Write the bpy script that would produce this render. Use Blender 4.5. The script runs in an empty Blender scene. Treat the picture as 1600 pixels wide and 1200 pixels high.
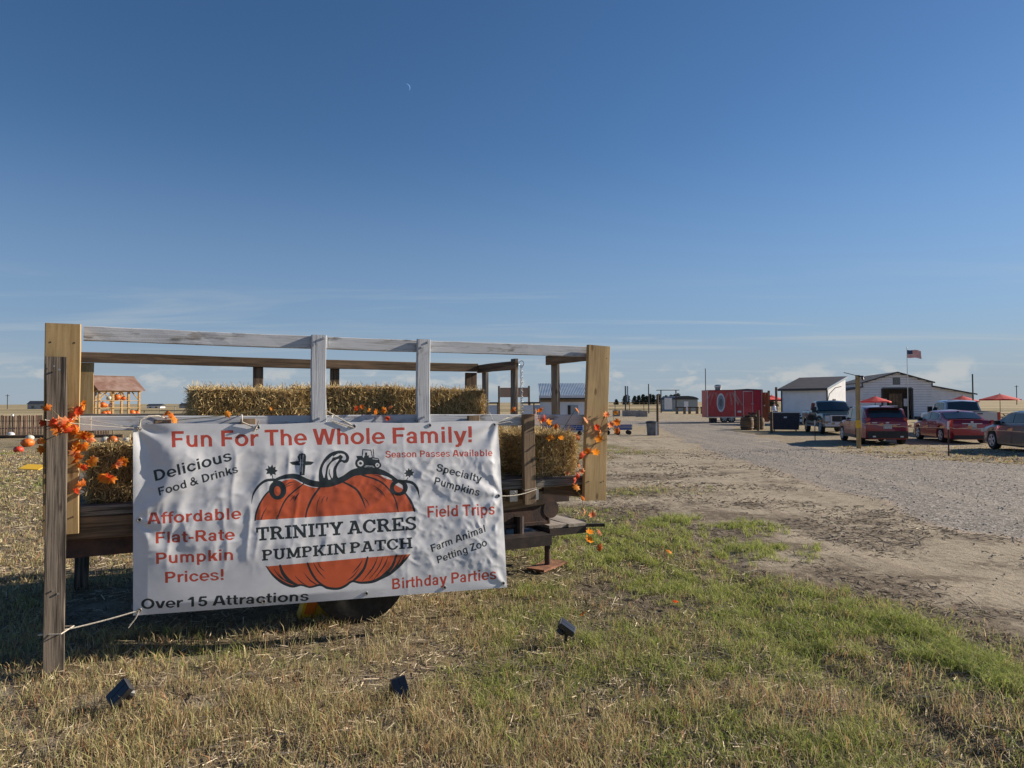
import bpy, bmesh, math, random
import numpy as np
from math import sin, cos, pi, radians, sqrt, atan2
from mathutils import Vector, Matrix, Euler, noise as mnoise
random.seed(7); RNG = np.random.default_rng(11)
S = bpy.context.scene; COL = S.collection

# ------------------------------------------------------------ camera
cam = bpy.data.cameras.new('camera'); camo = bpy.data.objects.new('camera', cam); COL.objects.link(camo)
cam.sensor_width = 36; cam.lens = 36*1100/1600; cam.clip_start = .05; cam.clip_end = 12000
camo.location = (0, 0, 1.65)
camo.rotation_euler = (Matrix.Rotation(radians(90+1.5), 3, 'X') @ Matrix.Rotation(radians(-.25), 3, 'Z')).to_euler()
S.camera = camo

# ------------------------------------------------------------ sky, sun, exposure
SUN_AZ = 70.5; SUN_EL = 23.0           # degrees clockwise from +Y, degrees up
world = bpy.data.worlds.new('World'); S.world = world; world.use_nodes = True
wn = world.node_tree; wn.nodes.clear()
def N(nt, t, **k):
    n = nt.nodes.new(t)
    for a, b in k.items(): setattr(n, a, b)
    return n
def mathn(nt, op, a, b=None, c=None, clamp=False):
    n = N(nt, 'ShaderNodeMath', operation=op, use_clamp=clamp)
    for i, v in enumerate((a, b, c)):
        if v is None: continue
        if isinstance(v, (int, float)): n.inputs[i].default_value = v
        else: nt.links.new(v, n.inputs[i])
    return n.outputs[0]
def mapr(nt, v, a, b, c=0., d=1., smooth=True):
    n = N(nt, 'ShaderNodeMapRange', interpolation_type='SMOOTHSTEP' if smooth else 'LINEAR')
    nt.links.new(v, n.inputs[0])
    for i, x in enumerate((a, b, c, d)): n.inputs[i+1].default_value = x
    return n.outputs[0]
def mixc(nt, f, a, b, bt='MIX'):
    n = N(nt, 'ShaderNodeMix', data_type='RGBA', blend_type=bt)
    for i, v in ((0, f), (6, a), (7, b)):
        if isinstance(v, (int, float)): n.inputs[i].default_value = v
        elif isinstance(v, tuple): n.inputs[i].default_value = (*v[:3], 1)
        else: nt.links.new(v, n.inputs[i])
    return n.outputs[2]
def noisen(nt, vec, scale, detail=4, rough=.55, dist=0.):
    n = N(nt, 'ShaderNodeTexNoise'); n.inputs['Scale'].default_value = scale
    n.inputs['Detail'].default_value = detail; n.inputs['Roughness'].default_value = rough; n.inputs['Distortion'].default_value = dist
    if vec is not None: nt.links.new(vec, n.inputs['Vector'])
    return n.outputs['Fac']
def mapn(nt, vec, loc=(0,0,0), rot=(0,0,0), scl=(1,1,1)):
    n = N(nt, 'ShaderNodeMapping'); nt.links.new(vec, n.inputs[0])
    n.inputs[1].default_value = loc; n.inputs[2].default_value = rot; n.inputs[3].default_value = scl
    return n.outputs[0]
def build_world():
    nt = wn
    out = N(nt, 'ShaderNodeOutputWorld'); bg = N(nt, 'ShaderNodeBackground'); bg.inputs[1].default_value = .064
    sky = N(nt, 'ShaderNodeTexSky'); sky.sky_type = 'NISHITA'; sky.sun_disc = False
    sky.sun_elevation = radians(SUN_EL); sky.sun_rotation = radians(SUN_AZ)
    sky.altitude = 1500; sky.air_density = 1.0; sky.dust_density = .3; sky.ozone_density = 2.0
    tc = N(nt, 'ShaderNodeTexCoord'); sp = N(nt, 'ShaderNodeSeparateXYZ'); nt.links.new(tc.outputs['Generated'], sp.inputs[0])
    z = mathn(nt, 'MAXIMUM', sp.outputs[2], 0.0)
    zz = mathn(nt, 'ADD', z, .045)
    cmb = N(nt, 'ShaderNodeCombineXYZ')
    nt.links.new(mathn(nt, 'DIVIDE', sp.outputs[0], zz), cmb.inputs[0])
    nt.links.new(mathn(nt, 'DIVIDE', sp.outputs[1], zz), cmb.inputs[1])
    # thin streaked cirrus
    v1 = mapn(nt, cmb.outputs[0], loc=(3.1, .7, 0), rot=(0, 0, radians(8)), scl=(.16, .42, 1))
    n1 = noisen(nt, v1, 1.5, 8, .58, .9)
    band = mathn(nt, 'MULTIPLY', mapr(nt, sp.outputs[2], .004, .05), mapr(nt, sp.outputs[2], .10, .19, 1., 0.))
    c1 = mathn(nt, 'MULTIPLY', mapr(nt, n1, .51, .74, 0., .45), band)
    n1b = noisen(nt, mapn(nt, cmb.outputs[0], loc=(9.3, 2.2, 0), scl=(.10, .55, 1)), 2.2, 8, .6, .6)
    c1b = mathn(nt, 'MULTIPLY', mapr(nt, n1b, .54, .76, 0., .5), band)
    # veil near the horizon
    veil = mathn(nt, 'MULTIPLY', mapr(nt, sp.outputs[2], .0, .12, .85, 0.), mapr(nt, noisen(nt, mapn(nt, tc.outputs['Generated'], scl=(2.2, 2.2, 9)), 1.6, 4), .35, .65, .72, 1.))
    # low cumulus in the distance
    n2 = noisen(nt, mapn(nt, tc.outputs['Generated'], loc=(1.37, 0, .1), scl=(9, 9, 20)), 1.6, 7, .58, .25)
    thr = mathn(nt, 'MULTIPLY', mapr(nt, sp.outputs[2], .008, .026), mapr(nt, sp.outputs[2], .035, .062, 1., 0.))
    c2 = mathn(nt, 'MULTIPLY', mapr(nt, n2, .475, .60, 0., .62), thr)
    col = mixc(nt, 1.0, sky.outputs[0], (1.0, .978, 1.0), 'MULTIPLY')
    hs = N(nt, 'ShaderNodeHueSaturation'); hs.inputs['Saturation'].default_value = 1.2; hs.inputs['Value'].default_value = 1.0
    nt.links.new(col, hs.inputs['Color']); col = hs.outputs[0]
    col = mixc(nt, mapr(nt, sp.outputs[2], .0, .36, .78, 0.), col, (2.15, 3.15, 4.75))
    col = mixc(nt, veil, col, (3.45, 4.15, 4.75))
    col = mixc(nt, c1, col, (4.7, 5.2, 5.4))
    col = mixc(nt, c1b, col, (4.8, 5.3, 5.5))
    col = mixc(nt, c2, col, (5.6, 5.65, 5.5))
    nt.links.new(col, bg.inputs[0]); nt.links.new(bg.outputs[0], out.inputs[0])
build_world()
sl = bpy.data.lights.new('sun', 'SUN'); sl.energy = 5.0; sl.angle = radians(.53); sl.color = (1, .885, .74)
slo = bpy.data.objects.new('sun', sl); COL.objects.link(slo)
sd = Vector((sin(radians(SUN_AZ))*cos(radians(SUN_EL)), cos(radians(SUN_AZ))*cos(radians(SUN_EL)), sin(radians(SUN_EL))))
slo.rotation_euler = sd.to_track_quat('Z', 'Y').to_euler(); slo.location = sd*50
S.view_settings.view_transform = 'Standard'; S.view_settings.look = 'None'; S.view_settings.gamma = 1
S.view_settings.use_curve_mapping = False; S.view_settings.exposure = 0.68

# ------------------------------------------------------------ materials
def newmat(name):
    m = bpy.data.materials.new(name); m.use_nodes = True; nt = m.node_tree
    return m, nt, nt.nodes['Principled BSDF']
def setc(nt, sock, v):
    if isinstance(v, (tuple, list)): sock.default_value = (*v[:3], 1)
    elif isinstance(v, (int, float)): sock.default_value = v
    else: nt.links.new(v, sock)
def bumpn(nt, h, b, strength=.4, dist=.01):
    n = N(nt, 'ShaderNodeBump'); n.inputs['Strength'].default_value = strength; n.inputs['Distance'].default_value = dist
    nt.links.new(h, n.inputs['Height']); nt.links.new(n.outputs[0], b.inputs['Normal'])
def plain(name, c, c2=None, rough=.6, scale=6., metal=0., coat=0., bump=0., bdist=.005, lo=.35, hi=.65, var=0., spec=None, coord='Object'):
    m, nt, b = newmat(name); tc = N(nt, 'ShaderNodeTexCoord')
    col = c
    if c2 is not None:
        f = mapr(nt, noisen(nt, tc.outputs[coord], scale, 5, .62), lo, hi); col = mixc(nt, f, c, c2)
    if var:
        oi = N(nt, 'ShaderNodeObjectInfo'); hs = N(nt, 'ShaderNodeHueSaturation')
        nt.links.new(mapr(nt, oi.outputs['Random'], 0, 1, 1-var, 1+var, False), hs.inputs['Value']); setc(nt, hs.inputs['Color'], col); col = hs.outputs[0]
    setc(nt, b.inputs['Base Color'], col); b.inputs['Roughness'].default_value = rough; b.inputs['Metallic'].default_value = metal
    b.inputs['Coat Weight'].default_value = coat
    if coat: b.inputs['Coat Roughness'].default_value = .06
    if spec is not None: b.inputs['Specular IOR Level'].default_value = spec
    if bump: bumpn(nt, noisen(nt, tc.outputs[coord], scale*6, 4), b, bump, bdist)
    return m
def wood(name, c, c2, knot=(.1, .06, .03), paint=None, pa=.5, rough=.8, grain=1., bump=.5):
    """board lies along its own X axis"""
    m, nt, b = newmat(name); tc = N(nt, 'ShaderNodeTexCoord'); oi = N(nt, 'ShaderNodeObjectInfo')
    off = N(nt, 'ShaderNodeVectorMath', operation='ADD'); nt.links.new(tc.outputs['Object'], off.inputs[0])
    sc = N(nt, 'ShaderNodeVectorMath', operation='SCALE'); sc.inputs[0].default_value = (37, 11, 23); nt.links.new(oi.outputs['Random'], sc.inputs[3]); nt.links.new(sc.outputs[0], off.inputs[1])
    v = off.outputs[0]
    g1 = noisen(nt, mapn(nt, v, scl=(.9, 16*grain, 16*grain)), 1., 6, .6, 1.4)
    g2 = noisen(nt, mapn(nt, v, scl=(3.5, 95*grain, 95*grain)), 1., 4, .6, .3)
    kv = N(nt, 'ShaderNodeTexVoronoi'); kv.inputs['Scale'].default_value = 1.; nt.links.new(mapn(nt, v, scl=(3.1, 7.0, .01)), kv.inputs['Vector'])
    kn = mapr(nt, kv.outputs['Distance'], .05, .13, 1., 0.)
    f = mathn(nt, 'ADD', mathn(nt, 'MULTIPLY', g1, .55), mathn(nt, 'MULTIPLY', g2, .45))
    fr = mapr(nt, f, .40, .60)
    col = mixc(nt, fr, c, c2); col = mixc(nt, mathn(nt, 'MULTIPLY', kn, .75), col, knot)
    big = mapr(nt, noisen(nt, mapn(nt, v, scl=(1.2, 5, 5)), 1.3, 4), .3, .7, .8, 1.18)
    hs = N(nt, 'ShaderNodeHueSaturation'); nt.links.new(big, hs.inputs['Value']); setc(nt, hs.inputs['Color'], col); col = hs.outputs[0]
    if paint:
        w = mathn(nt, 'ADD', mathn(nt, 'MULTIPLY', g2, .6), mathn(nt, 'MULTIPLY', g1, .4))
        pf = mapr(nt, w, pa-.10, pa+.06)
        pf = mathn(nt, 'MULTIPLY', pf, mapr(nt, noisen(nt, mapn(nt, v, scl=(2.5, 9, 9)), 1.8, 5), .30, .42))
        col = mixc(nt, pf, col, paint)
    setc(nt, b.inputs['Base Color'], col); b.inputs['Roughness'].default_value = rough; b.inputs['Specular IOR Level'].default_value = .25
    bumpn(nt, f, b, bump, .004)
    return m
M = {}
M['pine'] = wood('pine', (.47, .33, .16), (.35, .23, .10), knot=(.12, .06, .03), rough=.7, grain=.7, bump=.25)
M['grey_wood'] = wood('grey_wood', (.27, .24, .20), (.075, .06, .05), knot=(.05, .035, .03), bump=1.)
M['post_wood'] = wood('post_wood', (.22, .18, .14), (.036, .029, .024), knot=(.03, .02, .018), grain=1.1, bump=1.)
M['brown_wood'] = wood('brown_wood', (.21, .14, .085), (.09, .06, .038), bump=.7)
M['stake_wood'] = wood('stake_wood', (.33, .235, .15), (.20, .135, .08), bump=.4)
M['white_wood'] = wood('white_wood', (.36, .35, .34), (.15, .145, .14), paint=(.52, .54, .57), pa=.44, bump=.8)
M['step_wood'] = wood('step_wood', (.42, .37, .31), (.26, .22, .18))
M['new_wood'] = wood('new_wood', (.48, .33, .17), (.36, .23, .10))
M['rust'] = plain('rust', (.10, .055, .04), (.045, .03, .028), .85, 9, bump=.4)
M['rust_plate'] = plain('rust_plate', (.30, .13, .06), (.16, .07, .04), .85, 12, bump=.4)
M['dark_steel'] = plain('dark_steel', (.035, .03, .03), (.07, .05, .042), .55, 8, metal=.4, bump=.2)
M['black'] = plain('black', (.014, .014, .016), (.03, .028, .028), .45, 10)
M['tyre'] = plain('tyre', (.018, .018, .018), (.035, .033, .03), .9, 20)
M['white'] = plain('white', (.72, .73, .74), (.62, .63, .65), .5, 3)
M['rope'] = plain('rope', (.68, .62, .52), (.5, .45, .37), .9, 90, bump=.5)
M['steel'] = plain('steel', (.55, .56, .57), (.4, .4, .41), .35, 30, metal=.9)
M['red'] = plain('red', (.55, .03, .025), (.45, .025, .02), .6, 3)
M['orange'] = plain('orange', (.75, .20, .025), (.55, .12, .015), .5, 5)
M['pumpkin'] = plain('pumpkin', (.72, .17, .018), (.50, .10, .012), .45, 7, var=.12)
M['pumpkin_red'] = plain('pumpkin_red', (.62, .06, .025), (.45, .04, .02), .45, 7)
M['pumpkin_white'] = plain('pumpkin_white', (.66, .64, .54), (.5, .5, .42), .5, 7)
M['stem'] = plain('stem', (.16, .15, .06), (.09, .08, .03), .8)
M['glass'] = plain('glass', (.012, .016, .018), None, .05, spec=.9)
M['blue'] = plain('blue', (.02, .10, .34), (.015, .07, .24), .5, 4)
M['grey'] = plain('grey', (.22, .22, .22), (.15, .15, .155), .8, 5)
M['concrete'] = plain('concrete', (.33, .31, .29), (.24, .225, .21), .9, 4, bump=.3)
M['yellow'] = plain('yellow', (.75, .45, .03), None, .6)

# ------------------------------------------------------------ mesh helpers
class MB:
    def __init__(s): s.v = []; s.f = []; s.mi = []; s.m = 0
    def _a(s, vs, fs):
        o = len(s.v); s.v += [tuple(p) for p in vs]; s.f += [tuple(i+o for i in f) for f in fs]; s.mi += [s.m]*len(fs); return s
    def box(s, c, d, rz=0., rx=0., ry=0.):
        R = Euler((rx, ry, rz)).to_matrix(); c = Vector(c)
        vs = [c + R @ Vector((d[0]*i/2, d[1]*j/2, d[2]*k/2)) for i in (-1, 1) for j in (-1, 1) for k in (-1, 1)]
        return s._a(vs, [(0,1,3,2), (4,6,7,5), (0,4,5,1), (2,3,7,6), (0,2,6,4), (1,5,7,3)])
    def bx(s, x0, x1, y0, y1, z0, z1): return s.box(((x0+x1)/2, (y0+y1)/2, (z0+z1)/2), (abs(x1-x0), abs(y1-y0), abs(z1-z0)))
    def beam(s, p0, p1, w, t, up=(0, 0, 1)):
        p0 = Vector(p0); p1 = Vector(p1); x = (p1-p0).normalized(); up = Vector(up)
        y = up.cross(x)
        if y.length < 1e-4: y = Vector((0, 1, 0)).cross(x)
        y.normalize(); z = x.cross(y)
        vs = [p + y*w/2*a + z*t/2*b for p in (p0, p1) for a in (-1, 1) for b in (-1, 1)]
        return s._a(vs, [(0,1,3,2), (4,6,7,5), (0,4,5,1), (2,3,7,6), (0,2,6,4), (1,5,7,3)])
    def cyl(s, p0, p1, r0, r1=None, n=12, caps=True):
        r1 = r0 if r1 is None else r1; p0 = Vector(p0); p1 = Vector(p1); x = (p1-p0).normalized()
        y = x.orthogonal().normalized(); z = x.cross(y); vs = []
        for p, r in ((p0, r0), (p1, r1)):
            for i in range(n): a = 2*pi*i/n; vs.append(p + (y*cos(a)+z*sin(a))*r)
        fs = [(i, (i+1) % n, n+(i+1) % n, n+i) for i in range(n)]
        if caps: fs += [tuple(range(n-1, -1, -1)), tuple(range(n, 2*n))]
        return s._a(vs, fs)
    def tube(s, pts, r, n=6):
        pts = [Vector(p) for p in pts]; vs = []; k = len(pts)
        y = (pts[1]-pts[0]).normalized().orthogonal().normalized()
        for i, p in enumerate(pts):
            x = (pts[min(i+1, k-1)]-pts[max(i-1, 0)]).normalized(); y = (y - x*y.dot(x)).normalized(); z = x.cross(y)
            rr = r[i] if isinstance(r, (list, tuple)) else r
            for j in range(n): a = 2*pi*j/n; vs.append(p + (y*cos(a)+z*sin(a))*rr)
        fs = [(i*n+j, i*n+(j+1) % n, (i+1)*n+(j+1) % n, (i+1)*n+j) for i in range(k-1) for j in range(n)]
        fs += [tuple(range(n-1, -1, -1)), tuple(range((k-1)*n, k*n))]
        return s._a(vs, fs)
    def lathe(s, prof, c=(0, 0, 0), n=16, axis='z', fn=None):
        vs = []; k = len(prof)
        for r, h in prof:
            for j in range(n):
                a = 2*pi*j/n; q = r*(fn(a) if fn else 1.)
                p = (q*cos(a), q*sin(a), h)
                if axis == 'y': p = (p[0], p[2], p[1])
                if axis == 'x': p = (p[2], p[0], p[1])
                vs.append((p[0]+c[0], p[1]+c[1], p[2]+c[2]))
        fs = [(i*n+j, i*n+(j+1) % n, (i+1)*n+(j+1) % n, (i+1)*n+j) for i in range(k-1) for j in range(n)]
        fs += [tuple(range(n-1, -1, -1)), tuple(range((k-1)*n, k*n))]
        return s._a(vs, fs)
    def torus(s, c, R, r, nrm=(0, 0, 1), n=16, k=6, sx=1., arc=2*pi):
        c = Vector(c); z = Vector(nrm).normalized(); x = z.orthogonal().normalized(); y = z.cross(x); vs = []
        for i in range(n):
            a = arc*i/n
            d = (x*cos(a)*sx + y*sin(a))
            for j in range(k): b = 2*pi*j/k; vs.append(c + d*(R + r*cos(b)) + z*r*sin(b))
        return s._a(vs, [(i*k+j, ((i+1) % n)*k+j, ((i+1) % n)*k+(j+1) % k, i*k+(j+1) % k) for i in range(n) for j in range(k)])
    def prism(s, poly, d0, d1, axis='y'):
        """poly in the plane across `axis`: y -> (x,z), x -> (y,z), z -> (x,y)"""
        n = len(poly); f = {'y': lambda a, b, d: (a, d, b), 'x': lambda a, b, d: (d, a, b), 'z': lambda a, b, d: (a, b, d)}[axis]
        vs = [f(a, b, d) for d in (d0, d1) for a, b in poly]
        return s._a(vs, [(i, (i+1) % n, n+(i+1) % n, n+i) for i in range(n)] + [tuple(range(n-1, -1, -1)), tuple(range(n, 2*n))])
    def quad(s, *p): return s._a(p, [tuple(range(len(p)))])
    def build(s, name, mat, parent=None, smooth=False, norm=True, **tags):
        me = bpy.data.meshes.new(name); me.from_pydata(s.v, [], s.f)
        for m in (mat if isinstance(mat, (list, tuple)) else [mat]): me.materials.append(M[m] if isinstance(m, str) else m)
        if isinstance(mat, (list, tuple)): me.polygons.foreach_set('material_index', s.mi)
        if norm:
            b = bmesh.new(); b.from_mesh(me); bmesh.ops.recalc_face_normals(b, faces=b.faces); b.to_mesh(me); b.free()
        if smooth:
            me.polygons.foreach_set('use_smooth', [True]*len(me.polygons))
            try: me.set_sharp_from_angle(angle=radians(42))
            except Exception: pass
        return link(name, me, parent, **tags)
def link(name, me, parent=None, **tags):
    o = bpy.data.objects.new(name, me); COL.objects.link(o)
    if parent is not None: o.parent = parent
    tag(o, **tags); return o
def tag(o, label=None, cat=None, group=None, kind=None, loc=None, rz=None):
    if label: o['label'] = label
    if cat: o['category'] = cat
    if group: o['group'] = group
    if kind: o['kind'] = kind
    if loc is not None: o.location = loc
    if rz is not None: o.rotation_euler = (0, 0, rz)
    return o
def thing(name, label, cat, loc=(0, 0, 0), rz=0., group=None):
    o = bpy.data.objects.new(name, None); COL.objects.link(o); o.empty_display_size = .2
    o.location = loc; o.rotation_euler = (0, 0, rz); return tag(o, label, cat, group)
def dup(root, loc=None, rz=None, label=None, group=None, scale=None):
    r = root.copy(); COL.objects.link(r)
    if loc is not None: r.location = loc
    if rz is not None: r.rotation_euler = (0, 0, rz)
    if scale is not None: r.scale = (scale,)*3
    if label: r['label'] = label
    if group: r['group'] = group
    for ch in list(root.children):
        c = ch.copy(); COL.objects.link(c); c.parent = r
        for g in list(ch.children):
            d = g.copy(); COL.objects.link(d); d.parent = c
    return r
def npmesh(name, V, F, mats, smooth=False, colors=None, fmat=None):
    """V (n,3), F (m,3|4) int arrays"""
    me = bpy.data.meshes.new(name); me.vertices.add(len(V)); me.vertices.foreach_set('co', np.asarray(V, np.float32).ravel())
    k = F.shape[1]; me.loops.add(F.size); me.loops.foreach_set('vertex_index', F.astype(np.int32).ravel())
    me.polygons.add(len(F)); me.polygons.foreach_set('loop_start', np.arange(0, F.size, k, dtype=np.int32)); me.polygons.foreach_set('loop_total', np.full(len(F), k, np.int32))
    if fmat is not None: me.polygons.foreach_set('material_index', fmat.astype(np.int32))
    me.polygons.foreach_set('use_smooth', np.full(len(F), smooth, bool))
    for m in mats: me.materials.append(m)
    if colors is not None:
        for nm, c in colors.items():
            c = np.asarray(c, np.float32)
            if c.ndim == 1: a = me.attributes.new(nm, 'FLOAT', 'POINT'); a.data.foreach_set('value', c)
            else: a = me.attributes.new(nm, 'FLOAT_VECTOR', 'POINT'); a.data.foreach_set('vector', c.ravel())
    me.update(); me.validate(); return me
def board(name, p0, p1, w, t, mat, parent=None, wd=(0, 0, 1), seg=8, warp=.002, ch=.004, **tags):
    """plank from p0 to p1; width w runs along wd, thickness t across; own X axis along the grain"""
    p0 = Vector(p0); p1 = Vector(p1); L = (p1-p0).length; x = (p1-p0).normalized(); wd = Vector(wd); y = (wd - x*wd.dot(x)).normalized(); z = x.cross(y)
    sec = [(-w/2+ch, -t/2), (w/2-ch, -t/2), (w/2, -t/2+ch), (w/2, t/2-ch), (w/2-ch, t/2), (-w/2+ch, t/2), (-w/2, t/2-ch), (-w/2, -t/2+ch)]
    mb = MB(); vs = []; ph = random.random()*9
    for i in range(seg+1):
        q = i/seg; dy = warp*sin(q*5+ph); dz = warp*cos(q*4+ph*2)
        for a, b in sec:
            j = random.uniform(-1, 1)*min(.0012, t*.04)
            vs.append((q*L, a+dy+j, b+dz+j))
    fs = [(i*8+j, i*8+(j+1) % 8, (i+1)*8+(j+1) % 8, (i+1)*8+j) for i in range(seg) for j in range(8)] + [tuple(range(7, -1, -1)), tuple(range(seg*8, seg*8+8))]
    mb._a(vs, fs); o = mb.build(name, mat, parent, **tags)
    mt = Matrix.Identity(4)
    for i, a in enumerate((x, y, z)):
        for k in range(3): mt[k][i] = a[k]
    mt.translation = p0; o.matrix_basis = mt
    return o
def npnoise(x, y, s, seed=0):
    """smooth value noise 0..1 on arrays"""
    x = np.asarray(x)*s+seed*17.3; y = np.asarray(y)*s+seed*31.7; xi = np.floor(x); yi = np.floor(y); fx = x-xi; fy = y-yi
    fx = fx*fx*(3-2*fx); fy = fy*fy*(3-2*fy)
    def h(a, b):
        q = np.sin(a*127.1+b*311.7+seed*74.7)*43758.5453; return q-np.floor(q)
    return (h(xi, yi)*(1-fx)+h(xi+1, yi)*fx)*(1-fy)+(h(xi, yi+1)*(1-fx)+h(xi+1, yi+1)*fx)*fy
def fbm(x, y, s, oct=4, seed=0, g=.55):
    r = 0; a = 1; t = 0
    for i in range(oct): r = r+a*npnoise(x, y, s*2**i, seed+i); t += a; a *= g
    return r/t
def sst(x, a, b):
    t = np.clip((x-a)/(b-a), 0, 1); return t*t*(3-2*t)
# ------------------------------------------------------------ ground
def gh(x, y):
    x = np.asarray(x, float); y = np.asarray(y, float); d = np.sqrt(x*x+y*y)
    near = 1-sst(d, 18, 60)
    h = (fbm(x, y, .5, 3, 3)-.5)*.05 + (fbm(x, y, 2.6, 3, 8)-.5)*.022
    # old wheel rut between grass and dirt
    rut = np.exp(-((x-(2.15+.25*np.sin(y*.9)))/.16)**2)*sst(y, 2.5, 3.5)*(1-sst(y, 7.5, 9))*.035
    h = (h-rut)*near
    h = h+.12*np.exp(-((x+3.0)/1.1)**2-((y-4.3)/.9)**2)
    far = sst(y, 500, 2600)
    h = h-.28*sst(y, 13, 32)
    return h + far*(fbm(x, y, .0012, 3, 5)*9-4.0)
def polyd(P, x, y):
    """signed x-distance right of polyline given as (x,y) sorted by y"""
    px = np.array([p[0] for p in P]); py = np.array([p[1] for p in P]); return x-np.interp(y, py, px)
ROADL = [(5.7, -6), (5.7, 8), (5.7, 9.4), (5.8, 11.9), (6.0, 15.9), (7.1, 24.5), (9.2, 41.5), (10.8, 52), (9, 66), (5, 80)]
ROADR = [(26, -6), (19, 12), (14.6, 17.2), (13.4, 18.5), (12.3, 19.9), (11.5, 21.2), (11.5, 23.3), (12.1, 27.3), (12.5, 31.2), (13.7, 40.3), (15.5, 50), (19.0, 57), (26, 61), (26, 80)]
def masks(x, y):
    wob = (fbm(x, y, .45, 4, 21)-.5)
    dL = polyd(ROADL, x, y)+wob*1.0; dR = -polyd(ROADR, x, y)+(fbm(x, y, .5, 4, 22)-.5)*1.5
    road = sst(np.minimum(dL, dR), -.25, .45)
    # grass edge west of the dirt verge
    ge = np.interp(y, [2.5, 4.0, 4.4, 5.6, 6.0, 7.2, 9.0, 10.9, 11.6, 13, 14.5, 16, 22, 36, 60], [3.0, 3.05, 3.05, 3.0, 2.6, 2.2, 2.05, 1.8, .2, 1.0, .4, -1.5, 3.4, 4.3, 4.])
    gd = ge-x+wob*2.2
    grass = sst(gd, -.45, .35)
    east = sst(x-11.5-y*.02+wob*3, 0, 1.2)*(1-road)
    strip = np.exp(-(((y-12.9-(x-2)*.25)/.55)**2))*np.exp(-((x-2.0)/1.3)**2)   # green strip beyond the dirt
    strip += np.exp(-((x-(2.82+.12*np.sin(y*2)))/.20)**2)*sst(y, 2.8, 3.3)*(1-sst(y, 5.4, 6.1))*1.1*sst(fbm(x, y, 2.2, 3, 98), .38, .55)
    strip += .8*np.exp(-((x-4.2)/1.6)**2)*sst(y, 22, 25)*(1-sst(y, 33, 36))*sst(fbm(x, y, .4, 3, 41), .42, .6)
    strip += .9*np.exp(-(((y-14.2+(x+9)*.3)/1.3)**2))*sst(-x, 7, 9)
    n1 = fbm(x, y, .55, 4, 31); n2 = fbm(x, y, 1.3, 3, 33); n3 = fbm(x, y, 2.2, 3, 35)
    g = np.clip(grass+east*.55, 0, 1)
    # green where it is damp: mostly right of the wagon
    green = sst(n1*.6+n2*.4+.27*np.exp(-((x-1.7)/1.9)**2)*sst(12-y, 0, 3)-.05*sst(-x, 0, 2), .50, .66)*grass
    green = np.clip(green+strip, 0, 1)
    bare = sst(n3*.5+n1*.5, .56, .68)*.9*(1-strip.clip(0, 1))
    g = np.clip(g*(1-bare)+strip, 0, 1)
    lit = np.clip(sst(n3*.5+n1*.5, .50, .62)*sst(x, -1.5, 1.2)+.9*np.exp(-((gd-.1)/.7)**2)*sst(x, .5, 2), 0, 1)*sst(22-y, 0, 6)
    return dict(road=road, grass=g, green=green, wob=wob, litter=lit*(1-road)*(1-strip.clip(0, 1)))

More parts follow.
